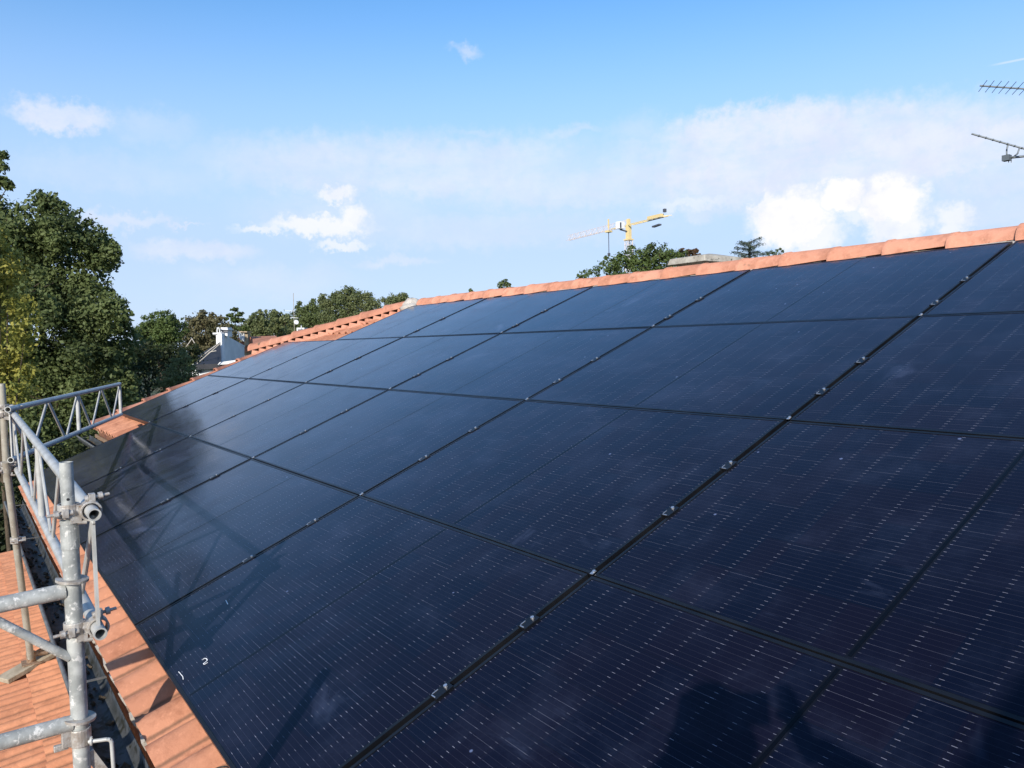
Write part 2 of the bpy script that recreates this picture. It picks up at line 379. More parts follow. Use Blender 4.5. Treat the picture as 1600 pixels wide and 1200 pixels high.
# ================================================================== SETTING
PITCH = .37702; TP = math.tan(PITCH); CPp, SPp = math.cos(PITCH), math.sin(PITCH)
def roofpt(x, y, h=0.):        # point over the glass plane (z = y tan) offset h along its normal
    return Vector((x, y - h*SPp, y*TP + h*CPp))
GZ = -5.2
def gz(x, y): return 0.0
n_ = 60
g_ = MB(); xs = np.linspace(-1, 1, n_)
xs = np.sign(xs)*np.abs(xs)**3*2600
vs = [(x, y, GZ + (0.25*math.sin(x*.02)*math.cos(y*.017))) for y in xs for x in xs]
g_.add(vs, [(j*n_+i, j*n_+i+1, (j+1)*n_+i+1, (j+1)*n_+i) for j in range(n_-1) for i in range(n_-1)], True)
g_.build('ground', M['ground'], kind='structure')

# ---------------------------------------------------------------- main house
house = thing('house', 'house carrying the solar array, with a pink terracotta tiled roof and zinc gutter', 'house')
XR = 4.6                      # right end of the modelled roof
w = MB()
w.box(((XR-6.6)/2, 0.3, (GZ-2.15)/2), (XR+6.6, 8.9, -2.15-GZ))
w.box((-7.75, .15, (GZ-1.75)/2), (2.296, 6.6, -1.75-GZ))
w.build('wall', M['house_wall'], house)
# roof body: solid slabs under the tiles
TH = -.125                    # tile bed height under glass plane
roof = MB()
YR = .17                      # ridge
def slab(poly, thick=.12, h=TH-.03):
    top = [roofpt(x, y, h) for x, y in poly]; bot = [p-Vector((0,0,thick)) for p in top]; n = len(poly)
    roof.add(top+bot, [tuple(range(n)), tuple(range(2*n-1, n-1, -1))]+[(i, n+i, n+(i+1) % n, (i+1) % n) for i in range(n)])
slab([(XR, YR), (-7.25, YR), (-9.52, -1.5), (-9.28, -1.55), (-9.28, -3.40), (-7.0, -3.40), (-7.0, -4.33), (XR, -4.33)][::-1])
zr = roofpt(0, YR, TH-.03).z
# back slope and hip end
def slab3(pts, thick=.12):
    top = [Vector(p) for p in pts]; bot = [p-Vector((0,0,thick)) for p in top]; n = len(top)
    roof.add(top+bot, [tuple(range(n)), tuple(range(2*n-1, n-1, -1))]+[(i, n+i, n+(i+1) % n, (i+1) % n) for i in range(n)])
slab3([(XR, YR+.004, zr), (XR, 4.9, zr-1.87), (-9.28, 4.9, zr-1.87), (-9.28, 1.85, zr-.66), (-7.25, YR+.004, zr)])
slab3([(-7.26, YR+.002, zr), (-9.284, 1.85, zr-.66), (-9.30, 1.85, zr-.68), (-9.524, -1.5, roofpt(0, -1.5, TH-.03).z)])
roof_o = roof.build('roof', M['deck'], house)

# tile mesh (local x across, y up-slope, z normal), origin at lower left of tile
def tile_mesh(name, w, L, humps, amp, material, seed=0):
    n = 14 if humps == 1 else 24; m = MB(); top = []; prof = []
    for i in range(n+1):
        u = i/n
        if humps == 1:
            if u < .62: z = .016*(1-u/.62)+amp*math.sin(math.pi*(u/.62))**.8
            else: z = -.004*math.sin(math.pi*(u-.62)/.38)
        else:
            z = amp*abs(math.sin(math.pi*u*2))**.85 + (.014*(1-u/.4) if u < .4 else 0)
        prof.append((u*(w+.008), z))
    th = .013
    for y, lift in ((0., .034), (L*.5, .017), (L, 0.0)):
        sc = 1.0
        for x, z in prof: top.append((x, y, z*sc+lift))
    k = n+1; bot = [(x, y, z-th) for x, y, z in top]
    fs = [(r*k+i, r*k+i+1, (r+1)*k+i+1, (r+1)*k+i) for r in range(2) for i in range(n)]
    m.add(top, fs, humps == 1)
    # rim faces
    N = len(top); v = top+bot
    rim = [(i, N+i, N+i+1, i+1)[::-1] for i in range(n)]
    rim = [(N+i, N+i+1, i+1, i) for i in range(n)]
    sideL = [(r*k, (r+1)*k, N+(r+1)*k, N+r*k) for r in range(2)]
    sideR = [(r*k+n, N+r*k+n, N+(r+1)*k+n, (r+1)*k+n) for r in range(2)]
    m.add(v, rim+sideL+sideR+[(N+i+k*0, N+2*k+i, N+2*k+i+1, N+i+1) for i in range(n)])
    me = bpy.data.meshes.new(name); me.from_pydata(m.v, [], m.f); me.update(); me.polygons.foreach_set('use_smooth', m.sm); me.materials.append(material)
    return me
tw = .2035; tl = .40; course = .335
tmesh = tile_mesh('roof_tile', tw, tl, 1, .048, M['tile'])
def inpoly(x, y, poly):
    c = False; n = len(poly)
    for i in range(n):
        x1, y1 = poly[i]; x2, y2 = poly[(i+1) % n]
        if (y1 > y) != (y2 > y) and x < (x2-x1)*(y-y1)/(y2-y1)+x1: c = not c
    return c
def put_tile(x, y0, me=tmesh, parent=roof_o, jit=.004):   # y0: horizontal coordinate of the tile's lower edge
    p = roofpt(x, y0, TH-.012)
    o = place(me, 'roof_tile', parent, p + Vector((random.uniform(-jit, jit), random.uniform(-jit, jit), random.uniform(0, .004))),
              (PITCH+random.uniform(-.008, .008), random.uniform(-.008, .008), random.uniform(-.012, .012)))
    return o
cy = course*CPp
x = -6.98
while x < 3.2:                                            # two courses along the main eaves
    put_tile(x, -4.385)
    if x < -1.5 or True: put_tile(x, -4.385+cy)
    x += tw
# left part: short eaves, verge strip and hip triangle
for r in range(12):
    y = -3.46 + r*cy
    if y > .05: break
    hipx = -9.30 if y+.15 < -1.5 else -7.25 + (y+.10-YR)*1.38
    if r < 1: x1 = -6.95
    elif y < -1.3: x1 = -8.6
    else: x1 = -6.85
    x = -9.30 if y < -1.5 else -9.505
    while x < x1-.05:
        if x + tw*.35 > hipx - (.03 if y < -1.5 else 0): put_tile(x, y)
        x += tw
# ridge and hip cap tiles
def cap_mesh(L=.43, r1=.118, r2=.090):
    m = MB(); n = 12; vs = []
    segs = ((0, r1), (.035, r1), (.036, r1-.006), (L, r2))
    for y, r in segs:
        for i in range(n+1):
            t = math.pi*(i/n); vs.append((math.cos(t)*r, y, math.sin(t)*r*.92))
    k = n+1
    m.add(vs, [(a*k+i, a*k+i+1, (a+1)*k+i+1, (a+1)*k+i) for a in range(3) for i in range(n)], True)
    vi = [(x*.86, y, z*.86) for x, y, z in vs[:k]]
    m.add(vs[:k]+vi, [(i, k+i, k+i+1, i+1) for i in range(n)])
    me = bpy.data.meshes.new('ridge_tile'); me.from_pydata(m.v, [], m.f); me.update(); me.polygons.foreach_set('use_smooth', m.sm); me.materials.append(M['ridge'])
    return me
cap = cap_mesh()
zc = .002                      # ridge cap base height
x = 4.2; i = 0
rt = []
xr = -.013 + .385*10
while xr > -7.0:
    # each cap's wide end faces +x (towards the camera side) and overlaps the next one
    o = place(cap, 'ridge_tile', roof_o, (xr+random.uniform(-.006, .006), YR+random.uniform(-.004, .004), zc+random.uniform(-.003, .006)), (random.uniform(-.02, .02), random.uniform(-.015, .015), R(90)+random.uniform(-.012, .012)))
    o.rotation_euler = Euler((R(2.6), random.uniform(-.02, .02), R(-90)+random.uniform(-.012, .012)))
    xr -= .385
# hip caps
h0 = Vector((-7.28, YR, zc+.045)); h1 = Vector((-9.58, -1.5, roofpt(0, -1.5, TH).z+.135))
hd = (h1-h0); nh = int(hd.length/.37); hdir = hd.normalized()
hz = math.atan2(-hd.x, hd.y)
for i in range(nh+1):
    p = h0 + hd*((i+.95)/nh) if False else h0 + hdir*(.37*(i+1))
    if (p-h0).length > hd.length-.22: break
    q = (-hdir).to_track_quat('Y', 'Z')
    o = place(cap, 'hip_tile', roof_o, p + Vector((0,0,-.03+random.uniform(-.004,.004)))); o.rotation_euler = q.to_euler()
y = -3.46
while y < -1.55:
    p = roofpt(-9.235, y, TH+.022)
    o = place(cap, 'verge_tile', roof_o, p, (PITCH-R(2.6), 0, random.uniform(-.02,.02))); o.scale = (.86,.92,.86)
    y += cy
# mortar: bedding strips and the end plug
mo = MB()
k = 70
for i in range(k):
    x0 = -7.2 + 11.6*i/k; x1 = x0+11.6/k
    a = random.uniform(-.012, .012)
    p = roofpt((x0+x1)/2, .055+a*.5, -.035)
    mo.box(p + Vector((0,0,a*.6-.03)), ((x1-x0)+.003, .07+a, .085), Euler((PITCH, random.uniform(-.05,.05), random.uniform(-.04,.04))).to_matrix())
mo.build('mortar_bedding', M['mortar'], roof_o)
mo = MB(); pl = []
def lump(mb, c, sz, seed):
    rr = random.Random(seed); n1, n2 = 7, 10; vs = []
    for i in range(n1+1):
        for j in range(n2):
            th_, ph = math.pi*i/n1, 2*math.pi*j/n2; k_ = 1+rr.uniform(-.12, .12)
            vs.append((c[0]+sz[0]*math.sin(th_)*math.cos(ph)*k_, c[1]+sz[1]*math.sin(th_)*math.sin(ph)*k_, c[2]+sz[2]*math.cos(th_)*k_))
    mb.add(vs, [(i*n2+j, (i+1)*n2+j, (i+1)*n2+(j+1) % n2, i*n2+(j+1) % n2) for i in range(n1) for j in range(n2)], True)
lump(mo, (-7.20, YR-.03, zc+.02), (.15,.13,.10), 1); lump(mo, (-7.12, YR-.10, zc-.02), (.22,.10,.07), 2); lump(mo, (-6.9, YR-.12, zc-.05), (.25,.08,.06), 3)
mo.build('mortar_plug', M['mortar'], roof_o, label='pale mortar plug where the ridge meets the hip')
for i in range(15):              # mortar under hip
    pass
mo = MB()
for i in range(nh*3+3):
    p = h0 + hdir*(.125*i+.1)
    side = Vector((hdir.y, -hdir.x, 0)).normalized()
    if side.y > 0: side = -side
    if p.x < -9.3: continue
    mo.box(p + side*.0 + side*.03 + Vector((0,0,-.095)), (.14,.13,.09), Euler((PITCH*.5, 0, hz+random.uniform(-.1,.1))).to_matrix())
mo.build('hip_mortar', M['ridge'], roof_o)
# eaves closures: small pale mortar flakes under the tile ends
mo = MB(); x = -6.98
while x < 3.2:
    p = roofpt(x+.062, -4.37, TH+.0)
    if random.random() < .7:
        mo.box(p+Vector((0,0,.003)), (random.uniform(.06,.10), .045, .034), Euler((PITCH, random.uniform(-.1,.1), random.uniform(-.1,.1))).to_matrix())
    x += tw
mo.build('eaves_mortar', M['mortar'], roof_o, kind='stuff')
# gutters
def gutter(pts, name):
    m = MB(); n = 10; prof = []
    w = .14; dpt = .085
    for i in range(n+1):
        t = math.pi*i/n
        prof.append((-w/2*math.cos(t), -dpt*math.sin(t)**.6))
    a, b2 = Vector(pts[0]), Vector(pts[1]); dr = (b2-a).normalized(); sd_ = Vector((-dr.y, dr.x, 0))
    N = 40; vs = []
    for j in range(N+1):
        p = a + (b2-a)*(j/N)
        wob = .004*math.sin(j*1.7)+.003*math.sin(j*.6)
        for s_, z_ in prof: vs.append(p + sd_*s_ + Vector((0,0,z_+wob)))
    k = n+1
    m.add(vs, [(j*k+i, j*k+i+1, (j+1)*k+i+1, (j+1)*k+i) for j in range(N) for i in range(n)], True)
    g1 = m.build(name, M['zinc'], house)
    sm = g1.modifiers.new('solid', 'SOLIDIFY'); sm.thickness = .003
    rm = MB(); out = a - sd_*(w/2+.004) if (a-sd_).y < (a+sd_).y else a + sd_*(w/2+.004)
    rm.tube(out, out+(b2-a), .010, n=10); rm.build('gutter_rim', M['zinc_rim'], g1)
    L = (b2-a).length; t = .3
    while t < L:
        br = MB(); p = a+dr*t; br.bar(p+sd_*(w/2)+Vector((0,0,.004)), p-sd_*(w/2)+Vector((0,0,.004)), .02, .003); t += 1.6; br.build('gutter_bracket', M['zinc_rim'], g1)
    db = MB()
    for j in range(220):
        t = random.uniform(0, L); s_ = random.uniform(-.05, .05)
        db.box(a+dr*t+sd_*s_+Vector((0,0,-.074+abs(s_)*.3)), (random.uniform(.012,.035), random.uniform(.008,.022), .010), Euler((random.random(),random.random(),random.random()*3)).to_matrix())
    db.build('gutter_debris', M['bark'], g1, kind='stuff')
gutter([(-6.98, -4.405, -1.925), (3.4, -4.405, -1.925)], 'gutter')
gutter([(-9.45, -3.50, -1.575), (-7.02, -3.50, -1.575)], 'gutter')
fa = MB(); fa.box(((3.4-6.98)/2, -4.30, -2.0), (10.38, .022, .2)); fa.box((-8.2, -3.37, -1.62), (2.3, .022, .12)); fa.build('fascia', M['rust'], house)
vb = MB(); a_ = roofpt(-9.30, -3.42, TH-.05); b_ = roofpt(-9.30, -1.52, TH-.05); vb.bar(a_, b_, .03, .16); vb.build('verge_board', M['wood'], house)

# ---------------------------------------------------------------- lower lean-to roof
LT = math.tan(R(11)); LA = R(11)
lean = thing('lean_to', 'low lean-to below the gutter, roofed in orange terracotta tiles', 'lean-to')
def lowpt(x, y, h=0): return Vector((x, y-h*math.sin(LA), -2.83+(y+4.46)*LT+h*math.cos(LA)))
m = MB()
LX0, LX1, LY0, LY1 = -8.75, 3.6, -6.8, -4.16
top = [lowpt(LX0, LY0, -.03), lowpt(LX1, LY0, -.03), lowpt(LX1, LY1, -.03), lowpt(LX0, LY1, -.03)]; bot = [p-Vector((0,0,.12)) for p in top]
m.add(top+bot, [(0,1,2,3),(7,6,5,4),(0,4,5,1),(1,5,6,2),(2,6,7,3),(3,7,4,0)])
lroof = m.build('roof', M['deck'], lean)
m = MB(); m.box(((LX0+LX1)/2, (LY0+LY1)/2, (GZ-3.45)/2), (LX1-LX0-.3, LY1-LY0-.3, -3.45-GZ)); m.build('wall', M['house_wall'], lean)
lmesh = tile_mesh('lower_tile', .2, .34, 2, .034, M['tile_lower'])
cl = .275*math.cos(LA)
cnt = 0; rest = MB()
for r in range(9):
    y = -6.75+r*cl + .10
    if y > -4.22: break
    x = LX0+.02
    while x < LX1-.1:
        pr = Vector((x, y, 0))
        # the tiles that show in the photograph are single parts, the ones off frame are joined
        vis = (y > -5.35 and x < -2.1)
        if vis:
            o = place(lmesh, 'roof_tile', lroof, lowpt(x+random.uniform(-.003,.003), y+random.uniform(-.004,.004), -.02), (LA+random.uniform(-.008,.008), random.uniform(-.006,.006), random.uniform(-.012,.012)))
            cnt += 1
        else:
            mt = Matrix.Translation(lowpt(x, y, -.02)) @ Euler((LA, random.uniform(-.006,.006), random.uniform(-.01,.01))).to_matrix().to_4x4()
            if not rest.v or True:
                rest.add([mt @ v.co for v in lmesh.vertices], [tuple(p.vertices) for p in lmesh.polygons], False)
        x += .2
rest.build('roof_tile', M['tile_lower'], lroof, kind='stuff')
# flashing strip against the wall
m = MB(); m.bar(lowpt(LX0, -4.2, .03), lowpt(LX1, -4.2, .03), .10, .03); m.build('wall_flashing', M['mortar'], lean)

# ---------------------------------------------------------------- solar panels
def panel_meshes():
    g = MB(); f = .011
    g.add([(f,f,0),(PW-f,f,0),(PW-f,PH-f,0),(f,PH-f,0),(f,f,-.006),(PW-f,f,-.006),(PW-f,PH-f,-.006),(f,PH-f,-.006)], [(0,1,2,3),(7,6,5,4)])
    fr = MB(); t = .035; zt = .0018
    for c, s_ in (((PW/2, f/2, zt-t/2), (PW, f, t)), ((PW/2, PH-f/2, zt-t/2), (PW, f, t)), ((f/2, PH/2, zt-t/2), (f, PH-2*f-.0004, t)), ((PW-f/2, PH/2, zt-t/2), (f, PH-2*f-.0004, t))): fr.box(c, s_)
    se = MB(); se.box((PW/2, PH/2, .0003), (.009, PH-2*f-.02, .0005))
    bs = MB(); bs.add([(.02,.02,-.03),(PW-.02,.02,-.03),(PW-.02,PH-.02,-.03),(.02,PH-.02,-.03)], [(3,2,1,0)])
    return g, fr, se, bs
g, fr, se, bs = panel_meshes()
def mesh_of(mb, name, material):
    me = bpy.data.meshes.new(name); me.from_pydata(mb.v, [], mb.f); me.update(); me.polygons.foreach_set('use_smooth', mb.sm); me.materials.append(material); return me
me_g = mesh_of(g, 'glass', M['glass']); me_f = mesh_of(fr, 'frame', M['frame']); me_s = mesh_of(se, 'centre_seam', M['seam']); me_b = mesh_of(bs, 'backsheet', M['black'])
cm = MB(); cm.box((0,0,.0035), (.036,.062,.004)); cm.box((0,0,-.012), (.014,.055,.03)); me_c = mesh_of(cm, 'clamp', M['frame'])
bm_ = MB(); bm_.tube((0,.016,.0055), (0,.016,.0115), .0062, n=8); bm_.box((0,-.028,.006), (.018,.003,.003)); bm_.box((-.012,-.014,.0062), (.002,.020,.002)); me_bolt = mesh_of(bm_, 'bolt', M['bolt'])
me_j = mesh_of(MB().box((0,0,.004), (.012,.020,.002)).tube((.002,.004,.004), (.002,.004,.009), .0055, n=8), 'end_clip', M['bolt'])
cl_v = {0: (.552,.85), 1: (1.479,1.768), 2: (2.345,2.646), 3: (3.237,3.531)}
rows = {0: range(-4, 2), 1: range(-5, 2), 2: range(-5, 2), 3: range(-4, 2)}
rowname = ['top row under the ridge tiles', 'second row down from the ridge', 'third row down from the ridge', 'bottom row along the eaves']
ordn = ['first', 'second', 'third', 'fourth', 'fifth', 'sixth', 'seventh']
PANEL = {}
for r in rows:
    for k, c in enumerate(rows[r]):
        s_down = (r+1)*1.140-.004
        loc = roofpt(c*1.740+.010, -s_down*CPp, 0)
        loc += Vector((0,0,random.uniform(-.0015,.0015)))
        lab = 'black solar panel, %s from the left in the %s' % (ordn[k], rowname[r])
        t = thing('solar_panel', lab, 'solar panel', loc, (PITCH+random.uniform(-.0012,.0012), random.uniform(-.0012,.0012), 0), 'black solar panels covering the roof slope')
        for me in (me_g, me_f, me_s, me_b): place(me, me.name, t)
        for v in cl_v[r]:
            ly = s_down - v*1.140
            q = place(me_c, 'clamp', t, (PW+.010, ly, 0)); place(me_bolt, 'bolt', q)
        if r < 3:
            place(me_j, 'end_clip', t, (PW+.012, .006, 0))
        PANEL[(r, c)] = (t, s_down)
# rails under the array, seen in the gaps
rails = thing('mounting_rails', 'aluminium rails carrying the solar panels, in the gaps between them', 'rail')
for u in range(-5, 3):
    m = MB(); y0 = -.05 if u > -5 else -1.1; y1 = -4.2 if u > -5 else -3.15
    m.bar(roofpt(u*1.74, y0, -.06), roofpt(u*1.74, y1, -.06), .04, .035); m.build('rail', M['frame'], rails)
# chalk marks on the lower left panel (column -1, row 3)
def chalk(px_pts, r=.0022, row=3, c=-1):
    t, sdn = PANEL[(row, c)]
    m = MB(); nrm = Vector((0, -SPp, CPp)); loc = []
    for p in px_pts:
        rr = ray(*p); tt = -(CP.dot(nrm))/rr.dot(nrm); w_ = CP+rr*tt
        loc.append(Vector((w_.x-t.location.x, sdn-(-w_.y/CPp), .0022)))
    for a, b2 in zip(loc[:-1], loc[1:]): m.bar(a, b2, r*2, .0006)
    m.build('chalk_mark', M['chalk'], t)
chalk([(317,1032.5),(319.5,1030),(323,1030.5),(324.5,1033),(322,1035.5),(318,1038.5),(320,1039.5),(325,1036.5)], .0015)
chalk([(279.5,1051),(283,1055),(286,1058.5),(286.8,1063)], .0011)
chalk([(353.2,939),(356.5,945.5)], .0016)
m = MB(); lp = []
for i in range(20):
    a = 2*math.pi*i/19*.85; rr_ = onx(318, 1158, 0)
    lp.append(roofpt(-.43+.028*math.cos(a), -4.262-.030*math.sin(a)*CPp, -.045+.008*math.sin(a)))
m.path(lp, .0025, 6); tag(m.build('cable_loop', M['black']), 'thin black cable loop hanging out below the bottom edge of a solar panel', 'cable')

# ================================================================== SCAFFOLD
def tubeobj(name, a, b, r, material, parent, **kw):
    m = MB(); m.tube(a, b, r, **kw); return m.build(name, material, parent)
XP = -.922; YP = -4.538
def atp(px, py): return onx(px, py, XP)
post_top = dep(103, 722, 2.40)
UPV = Vector((0,0,1))
fr_ = thing('scaffold_bay', 'grey galvanised scaffold frame post with ledgers beside the eaves, nearest the camera', 'scaffold')
pt = Vector((XP, YP, post_top.z)); PB = Vector((XP, YP, -2.88))
st = MB(); st.tube((XP,YP,pt.z), (XP,YP,pt.z-.19), .0195, hole=.0165, n=24); st.tube((XP,YP,pt.z-.186), (XP,YP,PB.z), .0248, n=24); st.ring((XP,YP,pt.z-.188), UPV, .019, .012, .0075, 24)
sto = st.build('standard', M['galv'], fr_)
m = MB()
hx = Vector((XP,YP,pt.z-.115)); tocam = (CP-hx); tocam.z = 0; tocam.normalize()
m.tube(hx+tocam*.0192, hx+tocam*.0200, .0045, n=12); m.build('pin_hole', M['black'], sto)
# weld collars
for zz in (atp(118, 838).z, ):
    m = MB(); m.ring((XP,YP,zz), UPV, .0246, .07, .0022, 24); m.build('collar', M['galv'], sto)
def disc(zc_, tilt=0):
    m = MB(); c = Vector((XP, YP, zc_))
    m.ring(c, (0.05,0.12,1), .0250, .008, .022, 22, 200, 470)
    return m.build('rosette', M['clamp'], fr_)
disc(atp(115, 905).z); disc(atp(122, 1122).z)
def ledger(p0, p1, r, name='ledger', z1=None):
    a = atp(*p0); b2 = atp(*p1)
    a = Vector((XP, YP, a.z)); dr = (b2-Vector((XP, b2.y, a.z)))
    e = Vector((XP, YP-1.0, 0)); sl_ = (b2.z-a.z)/(b2.y-a.y); e.z = a.z - sl_*1.0
    dirv = (e-a).normalized()
    return tubeobj(name, a+dirv*.02, e, r, M['galv'], fr_, n=20)
ledger((112, 921), (0, 945), .0245)
lw = ledger((118, 1128), (0, 1160), .0245)
# wedge head on the lower ledger
aL = Vector((XP, YP-.045, atp(105,1132).z))
m = MB(); m.box(aL+Vector((0,-.02,0)), (.052,.075,.056)); 
m = MB(); m.ring(Vector((XP, YP, atp(124,1150).z)), UPV, .0252, .055, .006, 22); m.box(Vector((XP, YP-.038, atp(110,1150).z)), (.03,.03,.06)); m.box(Vector((XP+.0, YP-.055, atp(105,1165).z)), (.016,.04,.02))
bevel(m.build('wedge_head', M['clamp'], fr_), .003)
# flat diagonal brace
a = atp(112, 1026); b2 = atp(0, 969)
m = MB(); A_ = Vector((XP+.006, YP-.018, a.z)); sl_ = (b2.z-a.z)/(b2.y-a.y); m.tube(A_, Vector((XP+.006, YP-.85, a.z-sl_*.83)), .0135, n=14); m.build('diagonal_brace', M['galv'], fr_)
# L-shaped locking pin
a = atp(147, 1150); m = MB()
c0 = Vector((XP+.03, YP+.018, a.z)); c1_ = c0+Vector((.02,.05,.0)); c2_ = c1_+Vector((.004,.012,-.012)); c3_ = c2_+Vector((0,.003,-.16))
m.path([c0, c1_, c1_+Vector((.003,.008,-.003)), c2_, c3_], .0062, 12); m.ring(c0+Vector((0,.008,0)), (.3,1,0), .010, .006, .004, 14); m.build('lock_pin', M['galv_bright'], fr_)
# bottom V gusset right of post
m = MB(); zg = atp(140, 1175).z; m.bar((XP, YP+.02, zg), (XP, YP+.10, zg-.16), .03, .006, (1,0,0)); m.build('gusset', M['clamp'], fr_)

# coupler: two collars back to back with bolts
def coupler(pc, post_axis, cc_, chord_axis, name_label, rp=.0252, rc=.0252, oldmat='clamp'):
    t = thing('scaffold_coupler', name_label, 'coupler', pc)
    pc = Vector(pc); cc_ = Vector(cc_)
    m = MB()
    m.ring((0,0,0), post_axis, rp, .044, .0065, 22)
    m.ring(cc_-pc, chord_axis, rc, .044, .0065, 22)
    mid = (cc_-pc)*.5; m.box(mid, (.03, .018, .040)); m.tube(mid-Vector((0,.018,0)), mid+Vector((0,.018,0)), .016, n=16)
    o = m.build('collar', M[oldmat], t); bevel(o, .0015, 2)
    pa = Vector(post_axis).normalized(); ca = Vector(chord_axis).normalized()
    dv_ = (cc_-pc).normalized()
    for base, ax, sgn in ((Vector((0,0,0)), dv_.cross(pa), 1), (cc_-pc, dv_.cross(ca), 1)):
        ax = ax.normalized()
        # hinge lug + bolt on outside of each ring
        out = -dv_ if base.length < 1e-6 else dv_
        m = MB(); lug = base + out*.012 + ax*.040 if base.length > 1e-6 else base + out*.040
        if base.length > 1e-6:
            lug = base + Vector((0,.006,.040)); bd = Vector((0,1,.12)).normalized()
        else:
            lug = base + Vector((.030,-.012,-.002)); bd = Vector((.05,-1,-.05)).normalized()
        m.box(lug, (.026,.018,.026)); m.tube(lug-bd*.01, lug+bd*.050, .0052, n=10); m.tube(lug+bd*.018, lug+bd*.031, .0125, n=6)
        m.tube(lug-bd*.020, lug-bd*.010, .011, n=6)
        bevel(m.build('bolt', M['rust' if base.length < 1e-6 and oldmat == 'rust_' else 'clamp'], t), .001, 1)
    m = MB(); m.box(Vector((.028,.016,-.026)), (.016,.03,.020)); m.tube(Vector((.03,.02,-.035)), Vector((.03,.045,-.037)), .007, n=8); m.build('lug', M['clamp'], t)
    return t
CH1 = dep(145, 802, 2.38); CH2 = dep(155, 985, 2.40)
CHY = YP+.058; X0 = CH1.x+.03
z1, z2 = CH1.z, CH2.z-.003
XF = -4.42
far = Vector((-4.52, -4.50, 0))
coupler((XP, YP, z1+.004), UPV, (XP+.02, CHY, z1), (1,0,0), 'rusty steel coupler with bolts joining the upper rail to the near post')
coupler((XP, YP, z2+.002), UPV, (XP+.02, CHY+.004, z2), (1,0,0), 'rusty steel coupler joining the lower rail to the near post')
def guard_truss(label, P0, P1, zt, zb, tags, rch=.0195, hole=.0150, tilt=0, halves=2, nb=4, extend=0.0):
    t = thing('lattice_guardrail', label, 'guardrail')
    P0 = Vector(P0); P1 = Vector(P1); dr = (P1-P0).normalized()
    def at(s, z): p = P0 + (P1-P0)*s; return Vector((p.x, p.y, z + tilt*s))
    for z in (zt, zb):
        tubeobj('chord', at(0, z)-dr*extend, at(1, z), rch, M['galv_bright'], t, n=20, hole=hole)
    nrm = Vector((-dr.y, dr.x, 0))
    for h in range(halves):
        s0, s1 = h/halves, (h+1)/halves
        for k in range(nb):
            u0 = s0 + (s1-s0)*(k+.06 if k % 2 == 0 else k+.10)/nb; u1 = s0+(s1-s0)*(k+.90 if k % 2 == 0 else k+.94)/nb
            za, zb_ = (zt, zb) if k % 2 == 0 else (zb, zt)
            m = MB(); a = at(u0, za-(.018 if za == zt else -.018)); b2 = at(u1, zb_-(.018 if zb_ == zt else -.018))
            m.bar(a, b2, .012, .032, nrm.cross(b2-a)) if False else m.bar(a, b2, .030, .012, nrm)
            bevel(m.build('lattice_bar', M['galv_bright'], t), .003, 1)
        m = MB(); m.tube(at(s1-.004, zt-.018), at(s1-.004, zb+.018), .017, n=12); m.build('upright', M['galv_bright'], t)
    m = MB(); a = at(.012, zt-.02); b2 = at(.012, zb+.018); m.bar(a, b2, .034, .008, nrm); m.build('upright', M['galv_bright'], t)
    return t
guard_truss('long galvanised lattice guardrail along the eaves, running away from the near post', (X0, CHY, 0), (XF, -4.50, 0), z1, z2, None, tilt=.10, nb=4)
T2a = dep(12, 640, 5.05); T2b = dep(187, 600, 8.4)
guard_truss('shorter galvanised lattice guardrail turned in at the far corner of the eaves', (T2a.x, T2a.y, 0), (T2b.x, T2b.y, 0), T2a.z, T2a.z-.335, None, rch=.0195, tilt=T2b.z-T2a.z)
# far standard
FP = dep(2, 610, 5.2); FQ = dep(10, 730, 5.15)
sfar = thing('scaffold_standard', 'weathered upright scaffold tube at the far corner where two guardrails meet', 'scaffold pole')
tubeobj('tube', (FQ.x, FQ.y, -.70), (FQ.x, FQ.y, FQ.z-.10), .0215, M['galv_old'], sfar, n=18)
J0 = dep(11, 735, 5.12); JB = Vector((0,0,0)); jp = dep(50, 1056, 5.62); 
jz = lowpt(jp.x, jp.y, .08); jp = Vector((jp.x, jp.y, jz.z))
tubeobj('leaning_prop', J0+(J0-jp)*.04, jp, .0225, M['galv_old'], sfar, n=16)
for py_, l2 in ((636,0),(726,1),(845,2)):
    q = J0+(jp-J0)*((py_-735)/320) if py_ > 730 else Vector((FQ.x, FQ.y, dep(8, py_, 5.15).z))
    m = MB(); m.ring(q, UPV, .0245, .04, .010, 16); m.box(q+Vector((.035,0,0)), (.03,.02,.03)); m.box(q+Vector((.0,.04,.0)), (.03,.035,.03)); m.tube(q+Vector((.04,-.03,0)), q+Vector((.04,.05,0)), .007, n=6)
    m.build('clamp', M['clamp'], sfar)
cq = Vector((XF, -4.50, z1+.10))
coupler((FQ.x, FQ.y, cq.z), UPV, (XF+.05, -4.50+.0, cq.z), (1,0,0), 'steel coupler at the far corner end of the long guardrail')
coupler((FQ.x+.01, FQ.y, z2+.10), UPV, (XF+.05, -4.50+.0, z2+.10), (1,0,0), 'steel coupler low on the far corner scaffold post')
